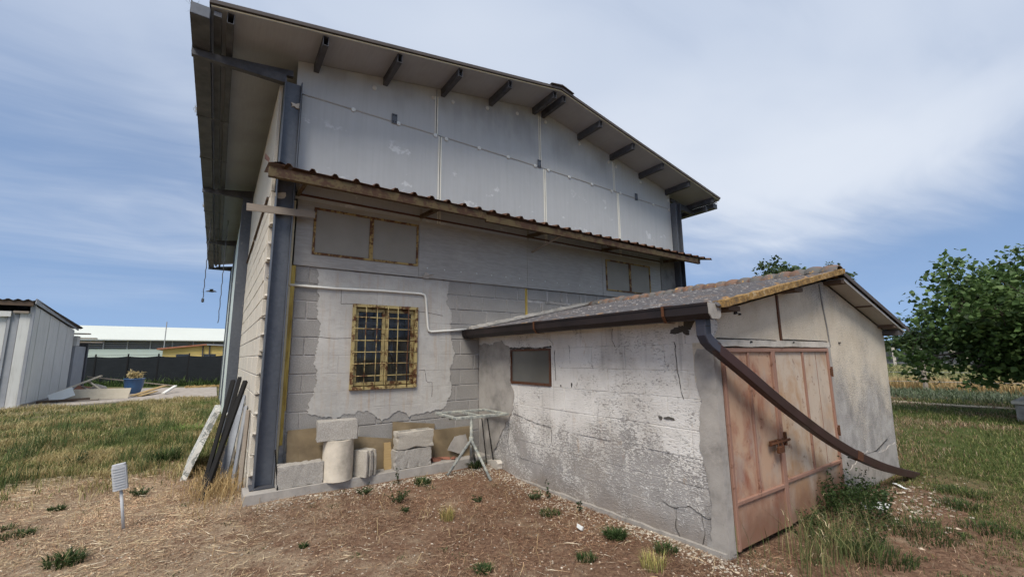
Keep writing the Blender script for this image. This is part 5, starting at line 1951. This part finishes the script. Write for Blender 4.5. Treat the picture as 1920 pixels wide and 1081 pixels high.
gw = []
cs = scatter(46, -3.6, .1, 2.2, 11, None, .05)
sel = nr.integers(0, len(cs), 4200)
P = cs[sel]+nr.normal(0, .12, (4200, 2))
P = P[outside(P, .03)]
m = len(P)
gw.append(blades(P, hgt(P[:, 0], P[:, 1]), nr.gamma(4, .05, m)+.05, nr.uniform(.005, .011, m), nr.uniform(.1, .8, m), pal(m, [(.085, .125, .04), (.12, .16, .05), (.065, .10, .035), (.20, .20, .09)], [2, 2, 2, 1], .2)))
stuff('tall_weeds', gw, 'blade', 'taller green weeds in the lawn beside the barn', 'weeds')

# grass right of the outbuilding
gr2 = []
for (n, x0, x1, y0, y1, h0, h1, wf_) in ((46000, 4.2, 10, -7.6, -4.2, .02, .075, .8), (70000, 8.2, 17, -8.5, 1.5, .04, .11, 1.3), (42000, 15, 26, -12, 4, .06, .15, 2.4)):
    P = scatter(n, x0, x1, y0, y1, lambda x, y: (.12+.88*(vnoise(x, y, .7, 13)*.6+vnoise(x, y, .22, 14)*.4 > (.52-np.clip((x-6)/12, 0, .16))))*np.clip((x-4.4)/1.8+.1, 0, 1), .01)
    m = len(P)
    q = vnoise(P[:, 0], P[:, 1], 1.3, 16)
    c = pal(m, GREEN, [3, 3, 3, 1.4, .7], .2)
    dry = pal(m, STRAW, [2, 1.5, 1, 1.5, 1])
    c = np.where((nr.random(m) < np.clip((q-.5)*1.6+.12, .05, .7))[:, None], dry, c)
    gr2.append(blades(P, hgt(P[:, 0], P[:, 1]), nr.uniform(h0, h1, m), nr.uniform(.004, .008, m)*wf_, nr.uniform(.2, 1.1, m), c))
stuff('yard_grass', gr2, 'blade', 'green yard grass to the right of the outbuilding', 'grass')

# strip of grey-green herbs, wheat field
sg = []
P = scatter(7000, 20.6, 24.6, -9, 4.5)
m = len(P)
sg.append(blades(P, hgt(P[:, 0], P[:, 1]), nr.uniform(.12, .38, m), nr.uniform(.02, .04, m), nr.uniform(.2, 1.0, m), pal(m, [(.11, .14, .085), (.15, .17, .11), (.09, .12, .06)], [1, 1, 1])))
stuff('herb_strip', sg, 'blade', 'grey green herbs in front of the wheat', 'herbs')
wh_ = []
P = scatter(15000, 25.6, 29.5, -14, 9)
m = len(P)
wh_.append(blades(P, hgt(P[:, 0], P[:, 1]), nr.uniform(.3, .62, m), nr.uniform(.02, .04, m), nr.uniform(.1, .5, m), pal(m, [(.36, .23, .10), (.42, .30, .15), (.26, .21, .085)], [1, 1, .8]), pal(m, [(.46, .36, .18)], [1])))
P = scatter(24000, 29, 56, -20, 16)
m = len(P)
wh_.append(blades(P, hgt(P[:, 0], P[:, 1]), nr.uniform(.35, .7, m), nr.uniform(.05, .09, m), nr.uniform(.1, .6, m), pal(m, [(.20, .215, .09), (.28, .27, .12), (.34, .31, .15)], [1.4, 1, .8])))
stuff('wheat_field', wh_, 'blade', 'ripening wheat in the field behind the wire fence', 'wheat')
# weeds along the black fence
fw_ = []
t = nr.random(2600)*(len(fx)-1.001)
i_ = t.astype(int)
A, Bq = np.array(fx)[i_], np.array(fx)[i_+1]
P = A+(Bq-A)*(t-i_)[:, None]+np.stack([nr.normal(0, .2, len(t)), -np.abs(nr.normal(.25, .25, len(t)))], 1)
m = len(P)
fw_.append(blades(P, np.zeros(m), nr.gamma(2.5, .10, m)+.08, nr.uniform(.03, .06, m), nr.uniform(.2, .9, m), pal(m, DARKG+[(.10, .15, .04)], [1, 1, 1, 1.5])))
P = np.stack([nr.uniform(-1.5, .3, 900), nr.uniform(25.6, 27.2, 900)], 1)
m = len(P)
fw_.append(blades(P, np.zeros(m)+.03, nr.uniform(.04, .14, m), nr.uniform(.03, .05, m), nr.uniform(.3, .9, m), pal(m, [(.52, .38, .17), (.45, .30, .12)], [1, 1])))
stuff('fence_weeds', fw_, 'blade', 'green weeds growing along the foot of the black fence', 'weeds')


# gravel and stones
def stones(P, r0, r1, cols, flat=.6):
    n = len(P)
    r = nr.uniform(r0, r1, n)
    base = np.array([(1, 0, 0), (0, 1, 0), (-1, 0, 0), (0, -1, 0), (0, 0, 1), (0, 0, -1)], float)
    tri = np.array([(0, 1, 4), (1, 2, 4), (2, 3, 4), (3, 0, 4), (1, 0, 5), (2, 1, 5), (3, 2, 5), (0, 3, 5)])
    v = base[None]*nr.uniform(.6, 1.3, (n, 6, 1))*r[:, None, None]
    v[:, :, 2] *= flat
    a = nr.uniform(0, 6.28, n)
    ca, sa = np.cos(a)[:, None], np.sin(a)[:, None]
    x = v[:, :, 0]*ca-v[:, :, 1]*sa
    y = v[:, :, 0]*sa+v[:, :, 1]*ca
    v[:, :, 0], v[:, :, 1] = x, y
    v += np.stack([P[:, 0], P[:, 1], hgt(P[:, 0], P[:, 1])+r*.2], 1)[:, None]
    c = pal(n, cols, [1]*len(cols), .15)
    return v[:, tri].reshape(-1, 3), np.repeat(c, 24, 0)


PALE = [(.40, .35, .28), (.50, .45, .37), (.30, .25, .19), (.42, .34, .26)]
sp = []
n = 1700
y = nr.uniform(-4.4, -.3, n)
P = np.stack([SX-.02-np.abs(nr.normal(0, .20, n))*(.6+.9*(vnoise(y, y*0, .6, 21))), y], 1)
sp.append(stones(P[outside(P)], .006, .017, PALE))
n = 1000
x = nr.uniform(.3, 3.6, n)
P = np.stack([x, -.44-np.abs(nr.normal(0, .13, n))], 1)
sp.append(stones(P, .006, .018, PALE))
P = scatter(1700, -1.5, 3.6, -4.4, -.4)
sp.append(stones(P, .005, .014, PALE))
P = np.stack([nr.uniform(3.0, 3.8, 350), nr.uniform(-5.2, -4.2, 350)], 1)
sp.append(stones(P, .006, .018, PALE))
P = np.stack([nr.normal(6.6, .7, 260), nr.normal(-4.75, .22, 260)], 1)
P = P[outside(P, .05)]
sp.append(stones(P, .008, .03, PALE, .4))
P = scatter(2600, -3, 4, -4.6, 1.5, lambda x, y: .15+.85*(vnoise(x, y, .75, 51) < .42))
sp.append(stones(P, .004, .016, [(.16, .10, .07), (.22, .145, .10), (.12, .075, .052)], .7))
stuff('gravel', sp, 'litter', 'pale gravel scattered along the foot of the walls', 'gravel')
for i, (x, y, s_, lab) in enumerate(((6.12, -4.62, .13, 'white paper scrap lying in the grass right of the weeds'), (6.0, -4.50, .07, 'small white scrap lying by the weeds at the doors'), (7.25, -4.5, .09, 'white scrap near the lower end of the downspout'),
                                     (3.0, -3.05, .035, 'single white stone in the dry grass near the outbuilding wall'))):
    o = MB().prism(ragged([(-s_, -s_*.5), (s_, -s_*.35), (s_*.8, s_*.4), (-s_*.7, s_*.5)], s_*.12, s_*.4, i), lambda u, v, d: (u, v, d+.012*math.sin(u*30)), 0, .004 if i < 3 else .03).build('white_scrap', 'sheet_white')
    o.location = (x, y, float(hgt(x, y))+.022)
    o.rotation_euler = (.12, -.1, i*.7)
    tag(o, lab, 'scrap')


# small creeping weeds between the straw
C0 = scatter(420, -4, 4, -4.4, 3.5, lambda x, y: .15+.85*(vnoise(x, y, .9, 41) > .56))
C1 = scatter(260, 4.2, 9, -6.8, -4.4)
cw = np.concatenate([C0, C1])
sel = nr.integers(0, len(cw), 9000)
P = cw[sel]+nr.normal(0, .035, (9000, 2))*(.4+1.4*vnoise(cw[sel][:, 0], cw[sel][:, 1], .2, 42))[:, None]
P = P[outside(P, .01)]
m = len(P)
wd = [blades(P, hgt(P[:, 0], P[:, 1]), nr.uniform(.008, .04, m), nr.uniform(.004, .010, m), nr.uniform(.5, 1.25, m), pal(m, DARKG+[(.10, .125, .05), (.15, .16, .075)], [1, 1, 1, 1.2, .8], .25))]
stuff('small_weeds', wd, 'blade', 'small creeping weeds scattered through the dry yard', 'weeds')


# weed tufts
def tuft(name, x, y, rad, h, n, label, cols=DARKG, leafw=.016, group='weed tufts', cat='weed', lean=(.4, 1.15), stalks=0):
    a = nr.uniform(0, 2*np.pi, n)
    rr_ = rad*np.sqrt(nr.random(n))*.75
    P = np.stack([np.cos(a)*rr_, np.sin(a)*rr_], 1)
    z = hgt(P[:, 0]+x, P[:, 1]+y)-float(hgt(x, y))
    v, c = blades(P, z, nr.uniform(.45, 1.0, n)*h, nr.uniform(.5, 1.3, n)*leafw, nr.uniform(lean[0], lean[1], n), pal(n, cols, [1]*len(cols), .25), ang=a+nr.normal(0, .7, n))
    me = col_mesh(name, v, 3, c, 'blade')
    o = bpy.data.objects.new(name, me)
    o.location = (x, y, float(hgt(x, y)))
    scn.collection.objects.link(o)
    return tag(o, label, cat, group)


def herb(name, x, y, rad, h, nst, leaf, label, cols, dens=26, spread=.5, cat='plant', group=None, stemc=(.05, .07, .025)):
    """many thin stems set with small oval leaves"""
    V, C = [], []
    for s_ in range(nst):
        a = nr.uniform(0, 6.28)
        r_ = rad*math.sqrt(nr.random())
        bx_, by_ = math.cos(a)*r_, math.sin(a)*r_
        hh = h*nr.uniform(.45, 1.0)*(1-.35*(r_/rad))
        tx, ty = bx_+math.cos(a)*spread*hh*nr.uniform(.1, 1), by_+math.sin(a)*spread*hh*nr.uniform(.1, 1)
        ts = np.linspace(0, 1, 5)
        pts_ = np.stack([bx_+(tx-bx_)*ts**1.6, by_+(ty-by_)*ts**1.6, hh*ts], 1)
        for i in range(4):
            p, q = pts_[i], pts_[i+1]
            w = np.array([.0035, .002, 0])*(1-.6*ts[i])
            V += [p-w, p+w, q+w*.7, p-w, q+w*.7, q-w*.7]
            C += [np.array(stemc)]*6
        for l_ in range(dens):
            t_ = nr.uniform(.15, 1.0)
            i = min(3, int(t_*4))
            p = pts_[i]+(pts_[i+1]-pts_[i])*(t_*4-i)
            d = nr.normal(0, 1, 3)
            d[2] = abs(d[2])*.5
            d /= np.linalg.norm(d)
            s2 = np.cross(d, nr.normal(0, 1, 3))
            s2 /= np.linalg.norm(s2)
            L = leaf*nr.uniform(.6, 1.3)
            c = np.array(cols[nr.integers(len(cols))])*nr.uniform(.7, 1.3)
            a0, a1, m0, m1 = p, p+d*L, p+d*L*.5+s2*L*.32, p+d*L*.5-s2*L*.32
            V += [a0, m0, m1, m0, a1, m1]
            C += [c]*6
    me = col_mesh(name, np.array(V), 3, np.array(C), 'leaf')
    o = bpy.data.objects.new(name, me)
    o.location = (x, y, float(hgt(x, y)))
    scn.collection.objects.link(o)
    return tag(o, label, cat, group)


for (x, y, r_, h, n, lab) in (
        (-1.10, -.88, .13, .15, 190, 'dark weed tuft at the bottom left corner of the yard'),
        (-1.66, .20, .14, .10, 170, 'flat dark weed tuft left of the weather sensor'),
        (-1.85, .55, .10, .09, 100, 'small weed tuft at the left edge of the dry grass'),
        (-1.58, 1.14, .10, .08, 120, 'small green weed tuft far left behind the sensor'),
        (-.82, 1.20, .16, .13, 220, 'leafy weed tuft just behind the weather sensor'),
        (1.78, -1.2, .14, .20, 210, 'tall thin weed tuft in front of the plinth below the window'),
        (1.55, -.68, .16, .11, 170, 'flat weed tuft against the plinth in front of the grooved block'),
        (2.30, -.72, .14, .12, 150, 'weed tuft by the plinth left of the tripod'),
        (1.72, -1.62, .06, .07, 60, 'tiny weed tuft in front of the tall thin one'),
        (2.60, -1.70, .05, .11, 70, 'small upright weed tuft in front of the tripod'),
        (3.13, -3.40, .12, .12, 330, 'round dark green weed cushion near the outbuilding wall'),
        (2.60, -3.55, .08, .085, 170, 'small weed tuft left of the round green cushion'),
        (3.28, -3.86, .10, .11, 150, 'weed tuft at the wall foot near the outbuilding corner'),
        (1.78, -3.20, .07, .10, 130, 'weed tuft at the bottom middle of the picture'),
        (3.28, -1.95, .13, .10, 170, 'weed tuft at the foot of the outbuilding wall near the tripod'),
        (3.10, -2.45, .12, .09, 150, 'weed tuft at the outbuilding wall below its window'),
        (.66, -1.84, .05, .05, 60, 'tiny weed tuft alone in the dry grass before the column'),
        (3.3, -.42, .12, .18, 160, 'weed tuft growing under the tripod stand'),
        (-1.95, 4.0, .22, .30, 260, 'tall green weed tuft in the lawn left of the barn'),
        (-.75, 3.2, .28, .30, 300, 'broad green weed tuft in the lawn near the leaning slab'),
        (-2.75, 5.0, .2, .32, 220, 'tall weed tuft farther left in the lawn'),
        (-.55, 6.4, .4, .32, 420, 'bright green grass clump in the lawn before the pavement')):
    kindw = (int(abs(x*100)+abs(y*100))) % 3
    if kindw == 1 and 'grass' not in lab:
        herb('weed_tuft', x, y, r_*.4, h*1.1, max(12, n//8), .022, lab, [(.06, .085, .035), (.085, .11, .05), (.05, .075, .025)], 13, 1.3, 'weed', 'weed tufts')
    else:
        tuft('weed_tuft', x, y, r_*(1.0 if kindw else 1.3), h*(1.0 if kindw else .8), n, lab, (DARKG if kindw else DARKG+[(.13, .13, .055)]) if 'bright' not in lab else [(.12, .19, .04), (.16, .23, .06)], .010 if h < .15 else .013)
tuft('yellow_tuft', 2.02, -2.05, .10, .16, 130, 'pale yellow grass tuft in the middle of the dry yard', [(.42, .36, .13), (.36, .27, .11), (.22, .22, .07)], .006, 'grass tufts', 'grass tuft', (.1, .7))
tuft('yellow_tuft', 2.95, -3.98, .14, .14, 160, 'yellow grass tuft at the bottom edge near the outbuilding corner', [(.42, .36, .13), (.30, .29, .10)], .006, 'grass tufts', 'grass tuft', (.1, .7))


herb('weed_bush', 5.62, -4.50, .32, .52, 110, .024, 'tall dark weed bush growing in front of the right door leaf', DARKG, 34, .35, 'bush')
herb('weed_bush', 4.95, -4.55, .38, .30, 90, .020, 'low sprawling weed bush in front of the meeting of the doors', DARKG+[(.08, .10, .04)], 26, .5, 'bush')
herb('weed_bush', 6.25, -4.42, .22, .30, 50, .030, 'small weed bush at the right foot of the doors', DARKG, 26, .5, 'bush')
for i, (x, y, h, lab) in enumerate(((5.75, -4.42, 1.0, 'tall leafy stalk rising before the right door leaf'), (6.02, -4.40, .85, 'second leafy stalk right of the tallest one'), (5.35, -4.42, .72, 'leafy stalk left of the tallest one at the doors'),
                                    (6.45, -4.38, .55, 'leafy stalk by the right door jamb'), (3.42, -2.62, .26, 'small leafy stalk sprouting at the outbuilding wall foot'), (3.40, -2.05, .3, 'dark leafy stalk at the wall foot near the tripod'),
                                    (2.02, -.58, .42, 'thin stalk growing up before the stacked blocks'))):
    herb('leafy_stalk', x, y, .03, h, 3, .032, lab, [(.025, .045, .014), (.035, .055, .02)], 12, .12, 'plant', 'leafy stalks')
# wild oats by the left door leaf
V = []
oat_p = np.stack([nr.normal(4.4, .4, 420), nr.normal(-4.72, .16, 420)], 1)
m = len(oat_p)
v1 = blades(oat_p, hgt(oat_p[:, 0], oat_p[:, 1]), nr.uniform(.15, .5, m), nr.uniform(.003, .006, m), nr.uniform(.2, .8, m), pal(m, [(.10, .13, .045), (.30, .27, .12), (.15, .16, .06)], [2, 1, 1]))
oc = np.stack([nr.normal(4.15, .22, 26), nr.normal(-4.78, .1, 26)], 1)
z = hgt(oc[:, 0], oc[:, 1])+nr.uniform(.22, .48, 26)
v2 = blades(oc, z, nr.uniform(.03, .06, 26), nr.uniform(.006, .010, 26), nr.uniform(.8, 1.3, 26), pal(26, [(.42, .34, .19), (.48, .40, .25)], [1, 1]))
me = col_mesh('wild_oats', np.concatenate([v1[0], v2[0]]), 3, np.concatenate([v1[1], v2[1]]), 'blade')
o = bpy.data.objects.new('wild_oats', me)
scn.collection.objects.link(o)
tag(o, 'wild oats with pale seed heads before the left door leaf', 'grass tuft', kind='stuff')
# undergrowth right of the bush
for (x, y, r_, h, n, lab) in ((4.7, -4.95, .35, .13, 420, 'green grass clump in front of the wild oats'), (5.6, -5.05, .4, .12, 420, 'green grass clump in front of the weed bush'), (6.9, -5.1, .3, .10, 300, 'green grass clump right of the white scraps'),
                              (7.6, -5.0, .35, .10, 300, 'grass clump beyond the end of the downspout'), (6.15, -5.42, .3, .09, 280, 'grass clump near the lower right corner')):
    tuft('grass_clump', x, y, r_, h, n, lab, DARKG+[(.09, .12, .035)], .007, 'grass clumps by the doors', 'grass tuft', (.3, 1.1))
# dried plant in the tub
V, C = [], []
for i in range(130):
    d = nr.normal(0, 1, 3)
    d[2] = abs(d[2])+.3
    d /= np.linalg.norm(d)
    p = np.array([-3.45, 22.6, .76])
    q = p+d*nr.uniform(.2, .55)*np.array([.8, .8, 1])
    w = np.array([.012, .006, 0])
    V += [p-w, p+w, q]
    C += [np.array((.20, .14, .06))]*3
    for l_ in range(3):
        e = p+(q-p)*nr.uniform(.55, 1)
        s2 = nr.normal(0, .06, 3)
        s3 = nr.normal(0, .06, 3)
        V += [e, e+s2, e+s3]
        C += [np.array((.50, .40, .20))*nr.uniform(.7, 1.3)]*3
me = col_mesh('dried_plant', np.array(V), 3, np.array(C), 'leaf')
o = bpy.data.objects.new('dried_plant', me)
o.parent = tub
o.matrix_parent_inverse = wmat(tub).inverted()
scn.collection.objects.link(o)


# trees
def leaf_tri(centers, size, cols, up=.35):
    n = len(centers)
    nrm = nr.normal(0, 1, (n, 3))
    nrm[:, 2] = np.abs(nrm[:, 2])+up
    nrm /= np.linalg.norm(nrm, axis=1)[:, None]
    t = np.cross(nrm, nr.normal(0, 1, (n, 3)))
    t /= np.linalg.norm(t, axis=1)[:, None]
    b = np.cross(nrm, t)
    s = nr.uniform(.45, 1.35, (n, 1))*size
    p0 = centers-t*s*.5
    p3 = centers+t*s*.55
    p1 = centers+b*s*.48-t*s*.12+nrm*s*.12
    p2 = centers-b*s*.48-t*s*.12+nrm*s*.12
    v = np.stack([p0, p1, p3, p0, p3, p2], 1).reshape(-1, 3)
    return v, np.repeat(cols, 6, 0)


def make_tree(name, base, limbs, clump_fn, leaf, label, cols, trunk_h, trunk_r, group=None, cat='tree'):
    root = empty(name, base, label, cat, group)
    mb = MB()
    b = Vector(base)
    mb.tube([b+Vector((0, 0, -.1)), b+Vector((.04, .02, trunk_h*.5)), b+Vector((0, .05, trunk_h))], [trunk_r*1.25, trunk_r, trunk_r*.85], 10)
    cl_c, cl_r = [], []
    for (d, L) in limbs:
        d = Vector(d).normalized()
        s0 = b+Vector((0, .03, trunk_h*.9))
        p1 = s0+d*L*.45+Vector((0, 0, .08*L))
        p2 = s0+d*L
        mb.tube([s0, p1, p2], [trunk_r*.55, trunk_r*.32, trunk_r*.10], 7)
        for t_ in np.linspace(.35, 1.0, 6):
            q = s0+(p2-s0)*t_
            for j in range(3):
                off = Vector(np.clip(nr.normal(0, 1, 3), -1.6, 1.6))*L*.14
                c_ = q+off
                mb.tube([q, q+off*.55, c_], [trunk_r*.12, trunk_r*.07, trunk_r*.03], 5, caps=False)
                cl_c.append(tuple(c_))
                cl_r.append(clump_fn(L)*nr.uniform(.6, 1.25))
    mb.build('trunk', 'bark', root, smooth=True)
    cl_c, cl_r = np.array(cl_c), np.array(cl_r)
    pts_, cc = [], []
    for c_, r_ in zip(cl_c, cl_r):
        n = int(leaf[1]*(r_/.45)**2)
        d = nr.normal(0, 1, (n, 3))
        d /= np.linalg.norm(d, axis=1)[:, None]
        rad = r_*nr.random((n, 1))**.5
        q = c_+d*rad*np.array([1.05, 1.05, .75])
        pts_.append(q)
        k_ = nr.uniform(.75, 1.3)
        cc.append(pal(n, cols, [1]*len(cols), .18)*k_)
    pts_ = np.concatenate(pts_)
    v, c = leaf_tri(pts_, leaf[0], np.concatenate(cc))
    me = col_mesh('crown', v, 3, c, 'leaf')
    o = bpy.data.objects.new('crown', me)
    link(o, root)
    return root


nr = np.random.default_rng(2024)
TG = [(.065, .115, .032), (.095, .155, .046), (.14, .21, .07), (.045, .08, .025)]
limbs = []
for i in range(18):
    a = i*2.399
    el = [.30, .55, .85, 1.2][i % 4]+nr.uniform(-.08, .08)
    limbs.append(((math.cos(a)*math.cos(el), math.sin(a)*math.cos(el), math.sin(el)), nr.uniform(2.1, 2.8)))
limbs += [((-.35, .95, .60), 2.7), ((-.2, 1, .30), 2.6), ((-.5, .7, .85), 2.8), ((-.6, .7, -.10), 1.7), ((-.4, .9, .02), 2.6), ((.1, .1, 1), 2.7)]
make_tree('fruit_tree', (17.15, -5.4, .36), limbs, lambda L: .48, (.13, 54), 'dark green broad-leaved tree at the right edge beside the trough', TG, 1.3, .13)
FG = [(.055, .085, .03), (.075, .11, .04), (.045, .07, .03)]
for (x, y, zt_, rr_, lab) in ((46, 11.6, 12.2, 3.9, 'tree crown rising behind the ridge of the outbuilding'), (47, 9.5, 10.9, 2.0, 'smaller tree crown behind the ridge right of the larger one'),
                              (66, 12.5, 5.6, 3.4, 'leftmost tree behind the far net fence beside the outbuilding eave'), (67, 7.0, 5.9, 3.4, 'second tree behind the far net fence'), (66, 2.0, 6.2, 3.4, 'third tree behind the far net fence'),
                              (68, -3.5, 5.8, 3.4, 'fourth tree behind the far net fence'), (67, -9.0, 6.0, 3.4, 'rightmost tree behind the far net fence')):
    lm = []
    for i in range(10):
        a = i*2.399+x
        el = [.1, .5, .95][i % 3]
        lm.append(((math.cos(a)*math.cos(el), math.sin(a)*math.cos(el), math.sin(el)), rr_*nr.uniform(.75, 1.05)))
    make_tree('far_tree', (x, y, 0), lm, lambda L: .30*rr_, (.34, 9), lab, FG, max(.8, zt_-rr_*1.25), .16, 'trees in the distance')
# dry tufts in the barn gutter
for (x, y, h, lab) in ((-.68, -.6, .22, 'green weed tuft growing in the near end of the barn gutter'), (-.72, 1.85, .13, 'dry tuft hanging over the gutter above the first bracket'), (-.72, 7.3, .16, 'dry tuft on the gutter farther along the eave'), (10.46, -.6, .16, 'dry tuft at the right eave corner of the barn')):
    n = 46
    a = nr.uniform(0, 6.28, n)
    Pq = np.stack([nr.normal(0, .025, n), nr.normal(0, .05, n)], 1)
    v, c = blades(Pq, np.zeros(n), nr.uniform(.4, 1, n)*h, .006, nr.uniform(.3, 1.2, n), pal(n, DARKG if 'green' in lab else [(.42, .33, .18), (.30, .24, .12)], [1]*(3 if 'green' in lab else 2)))
    me = col_mesh('gutter_tuft', v, 3, c, 'blade')
    o = bpy.data.objects.new('gutter_tuft', me)
    o.location = (x, y, 5.78 if x < 0 else 5.66)
    scn.collection.objects.link(o)
    tag(o, lab, 'weed', 'tufts on the gutters')
